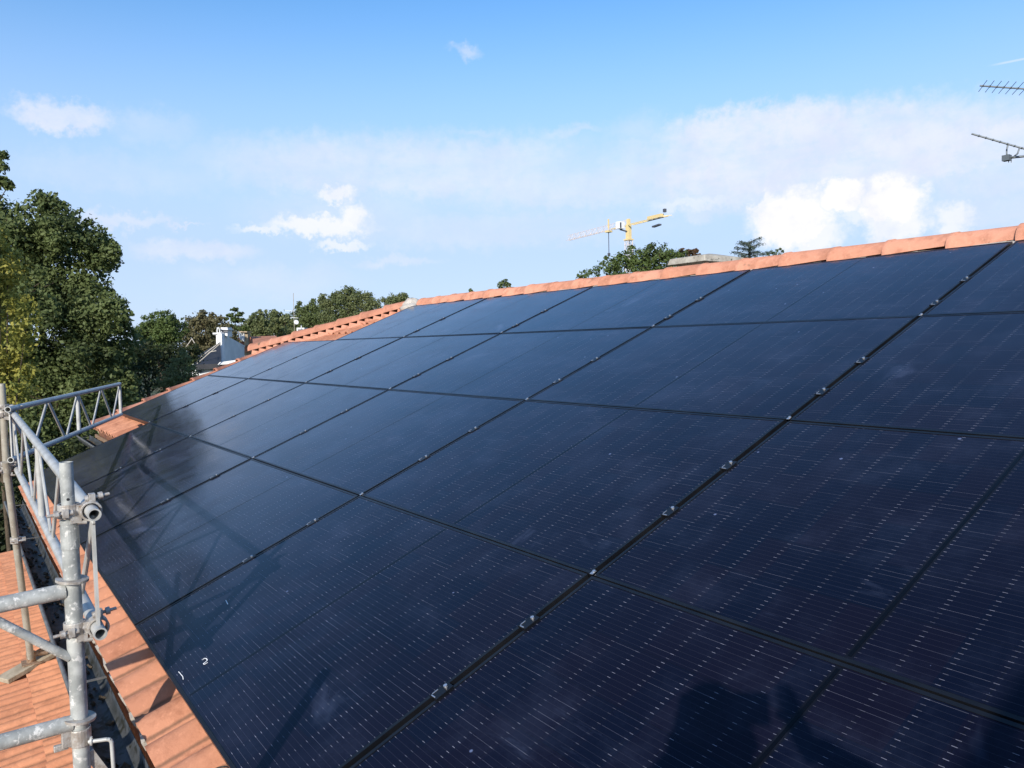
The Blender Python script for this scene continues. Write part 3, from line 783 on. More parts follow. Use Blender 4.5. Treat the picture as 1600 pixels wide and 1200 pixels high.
# base board
bd_ = thing('sole_board', 'short weathered plank under the leaning scaffold prop on the lower tiled roof', 'plank', jp)
u0 = dep(18, 1082, 5.45); u1 = dep(86, 1050, 5.75)
dd = Vector((u1.x-u0.x, u1.y-u0.y, 0)); dd = dd.normalized()
c_ = Vector((jp.x, jp.y, 0)); L_ = .40
pa = c_-dd*.20; pb2 = c_+dd*.17
A_ = lowpt(pa.x, pa.y, .055)-jp; B_ = lowpt(pb2.x, pb2.y, .055)-jp
m = MB(); m.bar(A_, B_, .13, .035); bevel(m.build('plank', M['wood'], bd_), .004)
jk = thing('jack_base', 'rusty jack base and handle nut at the foot of the leaning prop', 'jack base', jp)
m = MB(); m.box((0,0,-.006), (.12,.12,.008)); m.tube((0,0,-.004), (0,0,.07), .030, n=10); m.build('base_plate', M['rust'], jk)
m = MB(); dxx = dd
m.tube(Vector((0,0,.045))+dxx*.02, Vector((0,0,.07))+dxx*.20, .016, n=8); m.tube(Vector((0,0,.05))+dxx*.10, Vector((0,0,.12))+dxx*.20, .013, n=8); m.tube(Vector((0,0,.05))-dxx*.02, Vector((0,0,.03))+dxx*.12+Vector((0.03,0,0)), .018, n=8)
m.build('handle_nut', M['rust'], jk)

# scaffold that stands beside and behind the photographer (throws the shadows on the panels)
deck = thing('scaffold_deck', 'steel scaffold walkway along the eaves under the photographer', 'scaffold deck')
for i, yy_ in enumerate((-5.35, -5.03, -4.71)):
    m = MB(); m.box((1.85, yy_, -2.145), (3.9, .30, .05)); bevel(m.build('deck_board', M['galv'], deck), .006)
m = MB()
ps = thing('short_standard', 'short scaffold upright at the end of the walkway', 'scaffold')
tubeobj('tube', (.36, -4.90, -2.9), (.36, -4.90, -.935), .0225, M['galv'], ps, n=16, hole=.018)
db_ = thing('leaning_caster', 'unseen ladder-shaped caster leaning across the scaffold, added for its broad slanting shadow', 'ladder')
la, lb = Vector((1.35, -5.62, -2.1)), Vector((3.75, -5.62, 0.75))  # unseen caster added for the broad slanting shadow, its real kind unknown
ld = (lb-la).normalized()
for off in (-.0,):
    for s_ in (-.03, .03):
        m = MB(); m.bar(la+Vector((.0,s_*6-.0,0)), lb+Vector((0,s_*6,0)), .03, .07, (0,1,0)); m.build('stile', M['galv_bright'], db_)
for i in range(12):
    p = la+(lb-la)*((i+.5)/12); tubeobj('rung', p+Vector((0,-.18,0)), p+Vector((0,.18,0)), .014, M['galv_bright'], db_, n=10)

# ================================================================== BEYOND THE RIDGE
ch = thing('chimney', 'low chimney with a stained concrete slab cap just beyond the ridge tiles', 'chimney', (-3.02, 1.0, 0))
m = MB(); m.box((-.09,.15,-.75), (.38,.52,1.62)); m.build('stack', M['house_wall'], ch)
for i, (dx, dy_) in enumerate(((-.24,-.08),(.06,-.08),(-.24,.38),(.06,.38))):
    m = MB(); m.box((dx,dy_,.11), (.07,.07,.11)); m.build('leg', M['concrete'], ch)
m = MB()
cz = .215
vs = [(-.33,-.16,cz),(.14,-.16,cz),(.14,.46,cz),(-.33,.46,cz),(-.31,-.14,cz+.06),(.12,-.14,cz+.06),(.12,.44,cz+.06),(-.31,.44,cz+.06),(-.12,.12,cz+.10),(-.04,.12,cz+.10),(-.04,.20,cz+.10),(-.12,.20,cz+.10)]
m.add(vs, [(3,2,1,0),(0,1,5,4),(1,2,6,5),(2,3,7,6),(3,0,4,7),(4,5,9,8),(5,6,10,9),(6,7,11,10),(7,4,8,11),(8,9,10,11)])
bevel(m.build('cap_slab', M['concrete'], ch), .008)

# TV antennas on one mast at the right, out of frame
mast = thing('antenna_mast', 'antenna mast behind the ridge, beyond the right edge', 'mast')
AX = dep(1700, 200, 7.0)
m = MB(); m.tube((AX.x, AX.y, -1.2), (AX.x, AX.y, AX.z+1.1), .018, n=12); m.build('pole', M['alu'], mast)
def yagi(label, tip, root, n, el_len, eldir, sp0, r=.0042, extra=None):
    t = thing('tv_antenna', label, 'antenna', tip)
    tip = Vector(tip); root = Vector(root); d_ = root-tip
    m = MB(); m.tube((0,0,0), d_, .0075, n=8); m.build('boom', M['alu'], t)
    eldir = Vector(eldir).normalized(); L = d_.length
    for i in range(n):
        p = d_*((sp0 + i*(1-sp0)/n)); l = el_len*(1+.25*i/n)
        m = MB(); m.tube(p-eldir*l*.5, p+eldir*l*.5, r, n=5); m.box(p, (.016,.016,.016)); m.build('element', M['alu'], t)
    return t
a0 = dep(1531, 134, 7.0); a1 = dep(1603, 139, 6.9); a1 = a0+(a1-a0)*2.2
e1 = dep(1548, 116, 6.6)-dep(1520, 154, 7.4)
yagi('upper television antenna with long slanting elements, at the right edge of the sky', a0, a1, 14, .42, (.55,.65,.35) if False else e1.normalized(), .03, r=.0027)
b0 = dep(1518, 209, 7.0); b1 = dep(1602, 233, 6.8); b1 = b0+(b1-b0)*2.0
e2 = dep(1560, 200, 6.9)-dep(1556, 206, 7.3)
t = yagi('lower television antenna with a bent loop, at the right edge of the sky', b0, b1, 14, .10, e2.normalized(), .07)
m = MB(); L0 = dep(1573, 247, 6.95)-b0; m.tube(L0, dep(1680, 236, 6.8)-b0, .011, n=8); m.box(L0, (.06,.06,.05)); m.build('lower_boom', M['alu'], t)
m = MB(); lp = [dep(x_, y_, 6.93)-b0 for x_, y_ in ((1575,226),(1573,234),(1573,241),(1577,246),(1584,245),(1590,240),(1593,231))]; m.path(lp, .007, 6); m.build('loop', M['alu'], t)
for px_ in (1576, 1580):
    m = MB(); m.tube(dep(px_, 248, 6.95)-b0, dep(px_, 254, 6.95)-b0, .004, n=5); m.build('prong', M['alu'], t)

# ---------------------------------------------------------------- tower crane
cr = thing('tower_crane', 'yellow and white tower crane standing beyond the trees behind the ridge', 'crane')
cb_ = dep(982, 352, 220); cb_ = Vector((cb_.x, cb_.y, 0)); TOPZ = dep(982, 352, 220).z
jt = dep(887, 367, 250); cjt = dep(1021, 330, 204)
jd = Vector((jt.x-cb_.x, jt.y-cb_.y, 0)); JL = jd.length; jd.normalize(); cd = -jd; side = Vector((-jd.y, jd.x, 0))
def lattice(m, a, b, u, v, n, rc=.09, rb=.05, apex=None):
    # four (or three) chords along a->b, cross-section spanned by u, v
    cs = [u+v, u-v, -u-v, -u+v] if apex is None else [u, -u, apex]
    k = len(cs)
    for c in cs: m.bar(a+c, b+c, rc*2, rc*2)
    for i in range(n):
        p, q = a+(b-a)*(i/n), a+(b-a)*((i+1)/n)
        for j in range(k):
            c1_, c2_ = cs[j], cs[(j+1) % k]
            if i % 2: c1_, c2_ = c2_, c1_
            m.bar(p+c1_, q+c2_, rb*2, rb*2); m.bar(p+cs[j], p+cs[(j+1) % k], rb*2, rb*2)
up_ = Vector((0,0,1))
m = MB(); lattice(m, Vector((cb_.x, cb_.y, GZ)), Vector((cb_.x, cb_.y, TOPZ-4.0)), side*.78, jd*.78, 22, .075, .035); m.build('mast', M['crane_p'], cr)
m = MB(); c0 = Vector((cb_.x, cb_.y, TOPZ-1.8)); m.box(c0, (1.2,1.2,4.0)); m.box(c0+up_*2.8, (.8,.8,1.6)); m.box(c0-up_*2.3, (2.1,2.1,.4)); m.build('slewing_tower', M['crane_y'], cr)
m = MB(); lattice(m, Vector((cb_.x,cb_.y,TOPZ))+jd*1.2, Vector((cb_.x,cb_.y,TOPZ))+jd*JL, side*.6, Vector(), 20, .055, .025, apex=up_*1.6); m.build('jib', M['crane_p'], cr)
m = MB(); j0 = Vector((cb_.x,cb_.y,TOPZ)); m.bar(j0+jd*1+side*.6, j0+jd*8+side*.6, .22,.22); m.bar(j0+jd*1-side*.6, j0+jd*8-side*.6, .22,.22); m.build('jib_root', M['crane_y'], cr)
CL = 17.0
m = MB()
for s_ in (.8,-.8): m.bar(j0+cd*1+side*s_, j0+cd*CL+side*s_, .16,.24)
for i in range(9): m.bar(j0+cd*(1+i*2)+side*.8, j0+cd*(2.6+i*2)-side*.8, .14,.14)
m.build('counter_jib', M['crane_y'], cr)
m = MB(); m.bar(j0+cd*9.5+up_*.6, j0+cd*15.5+up_*.5, 1.1, .7); m.build('winch_housing', M['crane_y'], cr)
m = MB(); m.bar(j0+cd*11.5-up_*2.1, j0+cd*14.5-up_*1.9, 1.0, .4); m.bar(j0+cd*16.2+up_*1.5, j0+cd*16.9+up_*1.5, .7,.9); m.build('counterweight', M['crane_d'], cr)
cabp = j0+jd*1.8+side*-1.3-up_*1.2
qv = dep(969, 352, 219); cabp = Vector((qv.x, qv.y, qv.z))
m = MB(); m.box(cabp, (1.7,1.9,2.0)); m.build('cab', M['crane_w'], cr)
m = MB(); m.box(cabp-(cabp-CP).normalized()*1.0+Vector((0,0,.05)), (.5,.5,1.5)); m.build('cab_window', M['crane_d'], cr)
m = MB(); m.bar(cabp-up_*1.2-side*0, j0-up_*1.9, .5,.3); m.build('cab_platform', M['crane_d'], cr)
tp = j0+jd*(JL*.30)
m = MB(); m.box(tp-up_*.4, (1.6,1.6,.5)); m.bar(tp+up_*.4, tp+up_*3.3, .35,.35); m.build('trolley', M['crane_y'], cr)
m = MB(); m.bar(tp-up_*.5, tp-up_*7, .16,.16); m.box(tp-up_*7.2, (.6,.6,.9)); m.build('hoist_cable', M['crane_d'], cr)

# ---------------------------------------------------------------- neighbouring houses (down left)
fwdh = Vector((-.8096, .587, 0))
def prism(pts, D, thick, name, material, parent, label=None):   # outline at its own distance with real thickness
    a = [dep(x, y, D) for x, y in pts]; b_ = [p+fwdh*thick for p in a]; n = len(a)
    m = MB(); m.add(a+b_, [tuple(range(n))[::-1], tuple(range(n, 2*n))]+[(i, (i+1) % n, n+(i+1) % n, n+i) for i in range(n)])
    return m.build(name, material, parent, label=label)
wh = thing('white_house', 'white rendered house with a slanted gable top and dark slate lean roof, beyond the array', 'house')
D = 42.
def wall3(pts, thick, name, material, parent):      # points (px, py, distance), thickness away from the viewer
    a = [dep(*p) for p in pts]; nv = Vector((-.75,-.66,0)).normalized(); b_ = [p+nv*thick for p in a]; n = len(a)
    m = MB(); m.add(a+b_, [tuple(range(n))[::-1], tuple(range(n, 2*n))]+[(i, (i+1) % n, n+(i+1) % n, n+i) for i in range(n)])
    return m.build(name, material, parent)
wall3([(346.5,521,42),(382,541,48),(382,600,48),(348,600,42)], .35, 'gable_wall', M['white_wall'], wh)
wall3([(345,519.5,41.9),(383,540.3,48.1),(383,542.6,48.1),(345,522,41.9)], .5, 'coping', M['white_wall'], wh)
prism([(340,520),(346.4,521),(347.5,568),(341,568)], D-.1, .4, 'pillar', M['white_wall'], wh)
rf = [dep(344.5,534,D-.3), dep(346,568,D-3.2), dep(302,570,D-3.6), dep(308,556,D-.8)]
m = MB(); b2 = [p+Vector((0,0,-.25)) for p in rf]; m.add(rf+b2, [(0,1,2,3),(7,6,5,4),(0,4,5,1),(1,5,6,2),(2,6,7,3),(3,7,4,0)]); m.build('roof', M['slate'], wh)
prism([(300,569),(372,567.5),(372,610),(300,610)], D-3.1, 3.0, 'front_wall', M['white_wall'], wh)
prism([(343,566),(372,562),(372,568),(340,570)], D-3.5, 1.2, 'porch_roof', M['white_wall'], wh)
wo_ = prism([(306,573),(314,573),(314,582),(306,582)], D-3.2, .08, 'window', M['crane_d'], wh)
wo_ = prism([(322,571),(337,571),(342,577),(330,578)], D-3.2, .08, 'window', M['crane_d'], wh)
c_ = thing('white_chimney', 'white chimney with dark slot on the slanted gable of the white house', 'chimney')
prism([(345,511.5),(355.5,511.5),(355.5,526),(345,521)], D+.6, .7, 'stack', M['white_wall'], c_)
prism([(344.6,516),(347,519),(355.8,519.5),(355.8,515.5),(345.5,515)], D+.5, .04, 'opening', M['crane_d'], c_)
prism([(344.2,513.6),(356.2,514.4),(356.2,515.6),(344.2,515)], D+.4, .9, 'cap', M['white_wall'], c_)
m = MB(); k_ = 42/F_PX; ctr = dep(341.3, 517.5, D+.2)
rv = Vector((.5878, .8087, 0))
pts_ = [ctr+rv*(2.0*k_*math.cos(a_))+up_*(5.6*k_*math.sin(a_)) for a_ in [2*math.pi*i/16 for i in range(17)]]
m.path(pts_, .035, 6); m.bar(dep(342,520,D+.2), dep(342,538,D+.2), .10,.10); m.build('flue_hoop', M['white_wall'], c_)
hb = thing('tiled_house', 'distant house with pale terracotta tiled roof and sandstone chimney', 'house')
D2 = 62.
r4 = [dep(375,545,D2-5), dep(434,545,D2-5), dep(432,524.5,D2), dep(385,526,D2)]
m = MB(); b2 = [p-up_*.25 for p in r4]; m.add(r4+b2, [(0,1,2,3),(7,6,5,4),(0,4,5,1),(1,5,6,2),(2,6,7,3),(3,7,4,0)]); m.build('roof', M['far_tile'], hb)
prism([(376,545.5),(434,545.5),(434,600),(376,600)], D2-4.5, 6, 'wall', M['house_wall'], hb)
prism([(382.5,525),(392,527),(394,545),(380,545),(368.5,529)], D2-6.5, .3, 'gable', M['far_tile'], hb)
t = thing('square_chimney', 'sandstone chimney with small round opening, on the distant tiled house', 'chimney')
prism([(374.5,519),(381.5,519),(381.5,534),(374.5,531)], D2-6.9, .6, 'stack', M['white_wall'], t)
prism([(381.5,519.2),(387,520.5),(387,540),(381.5,540)], D2-6.8, .6, 'side_wall', M['pink_wall'], t)
prism([(373.8,517.4),(386,517.8),(386,519.4),(373.8,519)], D2-7.1, 1.0, 'cap', M['pink_wall'], t)
m = MB(); q = dep(378.5, 521.8, D2-6.93); m.tube(q-fwdh*.02, q+fwdh*.01, .06, n=10); m.build('opening', M['crane_d'], t)
t = thing('far_white_chimney', 'small white chimney just above the hip tiles, below the distant antenna', 'chimney')
prism([(463.5,512),(475.5,512),(475.5,530),(463.5,530)], 55, .9, 'stack', M['white_wall'], t)
prism([(465.5,514.5),(474,514.5),(474,517),(465.5,517)], 54.95, .04, 'opening', M['crane_d'], t)
prism([(470,508),(471.2,508),(471.2,512),(470,512)], 55.1, .06, 'vent', M['white_wall'], t)
t = thing('distant_antenna', 'thin distant aerial with crossbars and small white dish, before the green trees', 'antenna')
q0, q1 = dep(460.3, 522, 54), dep(458.2, 458, 54)
m = MB(); m.tube(q0, q1, .022, n=6); m.build('pole', M['galv_old'], t)
for (xa, ya, xb, yb) in ((445,485.5,459,486),(454,496,466,497)):
    m = MB(); m.tube(dep(xa,ya,54), dep(xb,yb,53.8), .018, n=5); m.build('crossbar', M['crane_w'], t)
m = MB(); q = dep(463, 503.5, 53.8); m.tube(q, q-fwdh*.05+rv*.03, .17, .15, n=14); m.build('dish', M['crane_w'], t)

# ================================================================== TREES
def leaf_mesh(name, centers, normals, size, material, aspect=.6, jitter=.9):
    n = len(centers)
    nr = normals + rng.normal(0, jitter, (n, 3)); nr /= np.linalg.norm(nr, axis=1)[:, None]+1e-9
    t = rng.normal(0, 1, (n, 3)); t -= (t*nr).sum(1)[:, None]*nr; t /= np.linalg.norm(t, axis=1)[:, None]+1e-9
    b = np.cross(nr, t)
    s = size*rng.uniform(.6, 1.35, (n, 1))
    v = np.empty((n, 4, 3)); bend = nr*s*.18
    v[:, 0] = centers-t*s; v[:, 1] = centers-b*s*aspect+bend*rng.uniform(-1, 1, (n, 1)); v[:, 2] = centers+t*s; v[:, 3] = centers+b*s*aspect+bend
    me = bpy.data.meshes.new(name); me.vertices.add(4*n); me.vertices.foreach_set('co', v.reshape(-1).astype(np.float32))
    me.loops.add(4*n); me.loops.foreach_set('vertex_index', np.arange(4*n, dtype=np.int32))
    me.polygons.add(n); me.polygons.foreach_set('loop_start', np.arange(0, 4*n, 4, dtype=np.int32)); me.polygons.foreach_set('loop_total', np.full(n, 4, dtype=np.int32))
    me.update(calc_edges=True); me.materials.append(material)
    return me
def unit(n):
    v = rng.normal(0, 1, (n, 3)); return v/np.linalg.norm(v, axis=1)[:, None]
def crown_pts(blobs, dens, sub=.30, flat=1.0, subn=26, fill=.25):
    """blobs: (centre, radius). leaves gather in sub-clumps over each blob's surface"""
    C_, N_ = [], []
    for c, r in blobs:
        c = np.array(c); ns = max(6, int(subn))
        d_ = unit(ns); d_[:, 2] *= .9
        rad = r*rng.uniform(.55, 1.10, (ns, 1)); sc = c+d_*rad*np.array([1, 1, flat])
        sr = r*sub*rng.uniform(.45, 1.35, ns)
        tot = int(dens*4*math.pi*r*r*flat**.5)
        per = np.maximum(4, (tot*sr**2/np.sum(sr**2)).astype(int))
        for k in range(ns):
            u = unit(per[k]); rr = sr[k]*np.where(rng.random((per[k], 1)) < .6, rng.uniform(.25, 1.0, (per[k], 1))**.6, np.abs(rng.normal(0, .75, (per[k], 1))))
            C_.append(sc[k]+u*rr*np.array([1, 1, .75*flat+.1])); N_.append(u*.8+d_[k]*.5+np.array([0, 0, .35]))
        nf = int(tot*fill); u = unit(nf)
        C_.append(c+u*r*rng.uniform(.2, .85, (nf, 1))*np.array([1, 1, flat])); N_.append(u)
    return np.concatenate(C_), np.concatenate(N_)
def trunk_mesh(base, blobs, r0, nl=9):
    m = MB(); base = Vector(base)
    cc_ = sum((Vector(c)*r for c, r in blobs), Vector())/sum(r for c, r in blobs)
    zmin = min(c[2]-r for c, r in blobs); fork = Vector((base.x*.6+cc_.x*.4, base.y*.6+cc_.y*.4, base.z+(cc_.z-base.z)*.45))
    m.tube(base, fork, r0, r0*.7, n=10)
    bl = sorted(blobs, key=lambda q: -q[1])[:nl]
    for c, r in bl:
        c = Vector(c); mid = fork.lerp(c, .5)+Vector((random.uniform(-.1,.1)*r, random.uniform(-.1,.1)*r, .15*r))
        m.tube(fork, mid, r0*.5, r0*.3, n=7); m.tube(mid, c, r0*.3, r0*.12, n=6)
        for _ in range(4):
            e = c+Vector(unit(1)[0])*r*.8; m.tube(c, e, r0*.10, r0*.03, n=5)
    return m
def tree(name, label, pxblobs, D, leafm, leaf, dens, trunk_r=.2, base=None, sub=.30, flat=1.0, subn=26, cat='tree', group=None, aspect=.6, jitter=.9, fill=.25):
    bl = []
    for q in pxblobs:
        px, py, pr = q[:3]; off = q[3] if len(q) > 3 else 0
        dd_ = D+off; bl.append((tuple(dep(px, py, dd_)), pr*dd_/F_PX))
    cc_ = np.mean([b[0] for b in bl], axis=0)
    bs_ = base or (cc_[0], cc_[1], GZ)
    t = thing(name, label, cat, bs_, group=group)
    c, n = crown_pts(bl, dens, sub, flat, subn, fill)
    keep = c[:, 2] > GZ+.05; c = c[keep]; n = n[keep]
    me = leaf_mesh('crown', c-np.array(bs_), n, leaf, leafm, aspect, jitter); place(me, 'crown', t)
    tm = trunk_mesh((0,0,0), [((b[0][0]-bs_[0], b[0][1]-bs_[1], b[0][2]-bs_[2]), b[1]) for b in bl], trunk_r); tm.build('trunk', M['bark'], t)
    return t
# tall oak at the left
oak = [(10,375,62,0),(70,350,44,.3),(75,318,20,0),(105,365,42,0),(140,385,36,.5),(163,400,26,.3),(176,392,14,0),(60,440,80,1),(20,470,80,-.5),(128,440,50,.8),(150,500,46,0),(182,488,24,-.3),(192,512,18,0),(110,540,84,.5),
       (172,560,38,.5),(50,600,100,1),(140,640,60,0),(185,640,34,1),(-60,430,100,1),(-120,560,140,2),(200,600,22,.5),(-40,340,60,0),(40,700,90,-.5),(120,715,70,0)]
tree('oak_tree', 'tall dense dark green oak filling the left edge of the picture', oak, 19., M['lf_oak'], .052, 330, .30, subn=38, sub=.27, fill=.35)
tree('yellowing_tree', 'yellow green tree in front of the tall oak at the left edge', [(-15,480,50),(-35,410,50),(22,545,36),(40,515,26,-.4),(5,600,46),(-60,520,70,.6),(-70,620,80),(34,480,24,-.3),(12,430,32,-.2),(0,385,26),(45,580,20)], 14., M['lf_yellow'], .042, 300, .05, sub=.34)
tree('overhanging_tree', 'tree beyond the left edge, only two leafy twigs reach into the sky', [(-170,250,80),(-45,262,18),(-20,245,10),(0,260,11),(4,243,7),(-10,284,13),(6,284,9),(14,290,7),(-100,380,80,1)], 12., M['lf_oak'], .04, 260, .05, sub=.4, base=(dep(-420,400,12).x, dep(-420,400,12).y, GZ))
# dark understorey, its shade put into the leaf colour
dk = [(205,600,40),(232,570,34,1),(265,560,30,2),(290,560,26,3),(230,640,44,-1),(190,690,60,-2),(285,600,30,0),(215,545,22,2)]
tree('laurel_thicket', 'dark shady evergreen thicket below the round pine, left of the roof', dk, 27., M['lf_shade'], .06, 140, .12, cat='bush')
tree('dark_hedge', 'dark hedge below the lattice guardrails at the left', [(60,740,70),(150,730,60),(0,800,80),(60,860,60),(-80,820,120),(200,700,40,1),(20,900,50)], 15., M['lf_shade'], .05, 150, .08, cat='hedge')
tree('umbrella_pine', 'round topped umbrella pine left of the white house', [(251,513,33),(236,520,22),(268,520,22),(250,540,26)], 46., M['lf_pine'], .06, 330, .25, sub=.15, flat=.92, subn=110, fill=.6)
tree('leafy_trees', 'tall brownish green hedge trees between the round pine and the conifer', [(300,510,20),(318,503,17),(334,507,16),(350,512,14),(300,535,24),(330,535,24),(355,540,18),(365,530,12),(318,490,7),(331,493,6),(345,498,6)], 52., M['lf_olive'], .085, 110, .2)
tree('dark_conifer', 'small dark conifer with layered branches behind the white house', [(367,484,6),(374,491,7),(360,492,6),(367,500,9),(378,500,6),(366,512,10),(380,515,9),(354,498,4)], 60., M['lf_pine'], .09, 140, .15, flat=.6)
tree('grey_green_tree', 'pale grey green tree right of the small dark conifer', [(398,500,12),(410,492,9),(390,512,14),(412,510,14),(402,525,16)], 66., M['lf_mid'], .10, 110, .2)
tree('rounded_tree', 'mid green tree before the distant antenna', [(428,492,11),(432,505,15),(440,520,16),(420,515,14),(446,500,10)], 70., M['lf_mid'], .10, 110, .2)
tree('tall_dark_tree', 'dark tree with upright spires behind the small white chimney', [(464,492,9),(466,482,6),(468,474,4),(476,500,13),(474,488,8),(486,488,10),(488,478,7),(490,470,4.5),(480,482,6),(499,483,9),(497,497,15),(480,515,17),(505,508,14)], 64., M['lf_oak'], .075, 170, .2, sub=.45)
tree('light_green_tree', 'rounded light green tree above the hip tiles', [(543,458,12),(532,470,15),(556,466,15),(572,463,9),(520,482,13),(545,484,20),(575,478,15),(588,476,9),(510,492,12),(570,495,20),(520,500,16),(521,461,4),(519,468,8),(503,466,7),(508,475,11),(530,462,9)], 55., M['lf_mid'], .065, 210, .22, sub=.4)
tree('distant_tree', 'low dark tree just left of the ridge end', [(600,470,5),(606,471,6),(612,467,7),(620,468,7),(627,464,7),(633,463,5),(618,475,11),(632,470,8),(618,500,22)], 75., M['lf_mid'], .08, 160, .15, sub=.5)
tree('leafy_bush', 'sunlit light green bush left of the white house front', [(278,572,16),(290,560,10),(268,590,18),(295,585,14),(285,550,6),(255,600,14),(283,600,18),(300,575,7)], 24.5, M['lf_light'], .04, 220, .06, sub=.35, cat='bush')
tree('bare_twig_shrub', 'thin shrub standing before the dark thicket', [(245,640,22),(262,620,14),(225,665,24)], 24., M['lf_shade'], .06, 60, .05, cat='bush')
tree('ridge_tree', 'broad green tree crown rising behind the ridge below the crane', [(1035,396,16),(1015,398,17),(990,402,17),(1055,400,14),(970,410,15),(950,415,12),(1030,412,22),(1000,418,24),(960,424,18),(930,424,10),(915,430,9),(1018,385,6),(947,403,3.5),(968,400,5),(1060,412,18),(905,434,6),(1000,452,42),(955,465,34),(1045,455,40),(1000,510,52)], 34., M['lf_pine'], .055, 190, .25, sub=.32)
tree('russet_tree', 'russet brown tree end beside the chimney slab', [(1068,396,9),(1078,396,7),(1086,392,4.5),(1072,408,12),(1090,402,8),(1076,440,26),(1076,480,30)], 36., M['lf_red'], .075, 70, .12)
tree('tiny_tree', 'small dark tree top alone above the middle of the ridge', [(788,441,6),(782,446,6),(794,446,5),(787,455,9),(787,475,16),(787,505,20)], 60., M['lf_oak'], .09, 70, .1)
tree('tiny_distant_shrub', 'tiny dark tuft above the ridge left of the small tree top', [(736,454,2.6),(737,458,4),(737,474,13),(737,500,17)], 62., M['lf_oak'], .09, 70, .06)
tree('thin_saplings', 'sparse twiggy sapling tops right of the cedar behind the ridge', [(1206,394,3.5),(1214,391,2.5),(1219,389,1.6),(1223,393,2),(1200,397,3),(1218,400,5),(1211,397,4),(1213,425,20),(1213,460,26)], 40., M['lf_pine'], .035, 60, .03, sub=.7)
tree('mixed_belt', 'continuous belt of mixed green trees low behind the tiled house and the hip', [(392+17*i, 513+4*math.sin(i*1.9)-i*1.1, 15+3*math.sin(i*2.3), 4*math.sin(i)) for i in range(17)], 84., M['lf_mid'], .11, 110, .15, cat='trees')
# cedar with tiered drooping branches
ced = dep(1171, 378, 38.); ct_ = thing('cedar_tree', 'blue green cedar with tiered drooping branches behind the ridge tiles', 'tree', (ced.x, ced.y, GZ))
pc_, pn_ = [], []; tm = MB(); tm.tube((0,0,0), (0,0,ced.z-GZ), .28, .05, n=9)
topz = ced.z-GZ
for i in range(26):
    h_ = topz+.05-i*.085; L_ = .34+.075*i+random.uniform(-.12,.30); a_ = i*2.4+random.uniform(-.3,.3)
    if i in (0,1,2): L_ += .25
    e = Vector((math.cos(a_)*L_, math.sin(a_)*L_, h_+.16-.07*L_)); s0 = Vector((0,0,h_-.1)); tm.tube(s0, e, .03, .01, n=5)
    nn = int(430*L_); u = rng.uniform(.15, 1.08, nn)[:, None]
    b0_ = np.array(s0)*(1-u)+np.array(e)*u; w_ = .30*(1-abs(u-.55))
    b0_ = b0_+rng.normal(0, 1, (nn, 3))*np.array([.5,.5,.12])*w_ + np.array([0,0,-.10])*rng.random((nn,1))
    pc_.append(b0_); pn_.append(np.tile([0,0,1.], (nn,1)))
place(leaf_mesh('crown', np.concatenate(pc_), np.concatenate(pn_), .045, M['lf_cedar'], .3, .7), 'crown', ct_); tm.build('trunk', M['bark'], ct_)
# bare branches by the slate roof
bt = thing('bare_branches', 'bare grey branches leaning against the dark slate roof', 'branch')
m = MB()
for pts_ in ([(305,565),(316,556),(330,545),(341,537)], [(308,568),(322,556),(345,536)], [(286,548),(296,535),(300,529),(306,540)], [(322,556),(328,550),(338,548)]):
    P_ = [dep(x_, y_, 37.5) for x_, y_ in pts_]; m.path(P_, .022, 5)
m.build('branch', M['mortar'], bt)
# wooded skyline all round, out of frame too
def wood(name, label, azs, dist, ht, n, leafm):
    bl = []
    for i in range(n):
        a_ = R(azs[0]+(azs[1]-azs[0])*i/(n-1)); dd_ = dist*random.uniform(.9, 1.15); h_ = ht*random.uniform(.6, 1.1)
        bl.append(((CP.x-math.cos(a_)*dd_, CP.y+math.sin(a_)*dd_, GZ+h_*.55), h_*.5))
    c, nn = crown_pts(bl, 6, .3, 1.0, 16, .2)
    me = leaf_mesh(name, c, nn, .32, leafm); o = place(me, name); tag(o, label, 'wood'); o['kind'] = 'stuff'
wood('far_wood', 'far dark line of trees along the horizon', (-50, 95), 120, 8.5, 60, M['lf_oak'])
wood('back_wood', 'line of trees behind the camera', (100, 305), 70, 8, 60, M['lf_mid'])

# ================================================================== PHOTOGRAPHER (behind the camera, throws the shadow)
def skin_chain(name, verts, edges, radii, material, parent, root=0, sub=2):
    me = bpy.data.meshes.new(name); me.from_pydata([tuple(v) for v in verts], edges, []); me.materials.append(material)
    o = bpy.data.objects.new(name, me); COL.objects.link(o); o.parent = parent
    sk = o.modifiers.new('skin', 'SKIN'); sk.use_smooth_shade = True
    for i, r in enumerate(radii):
        me.skin_vertices[0].data[i].radius = (r, r) if not isinstance(r, tuple) else r
    me.skin_vertices[0].data[root].use_root = True
    s_ = o.modifiers.new('sub', 'SUBSURF'); s_.levels = sub; s_.render_levels = sub
    return o
Fw = Vector((-.8096, .587, 0)); Rt = Vector((.587, .8096, 0)); Up = Vector((0,0,1))
DECK = -2.118
def bp(r, f, z): return CP + Rt*r + Fw*f + Up*z          # body point relative to the lens
FL = DECK - CP.z
person = thing('person', 'person in dark work clothes holding up a phone to take the picture', 'person', bp(.02, -.45, FL))
po = person.location.copy()
def B(r, f, z): return bp(r, f, z)-po
HR = -.08                                               # head to the left of the lens
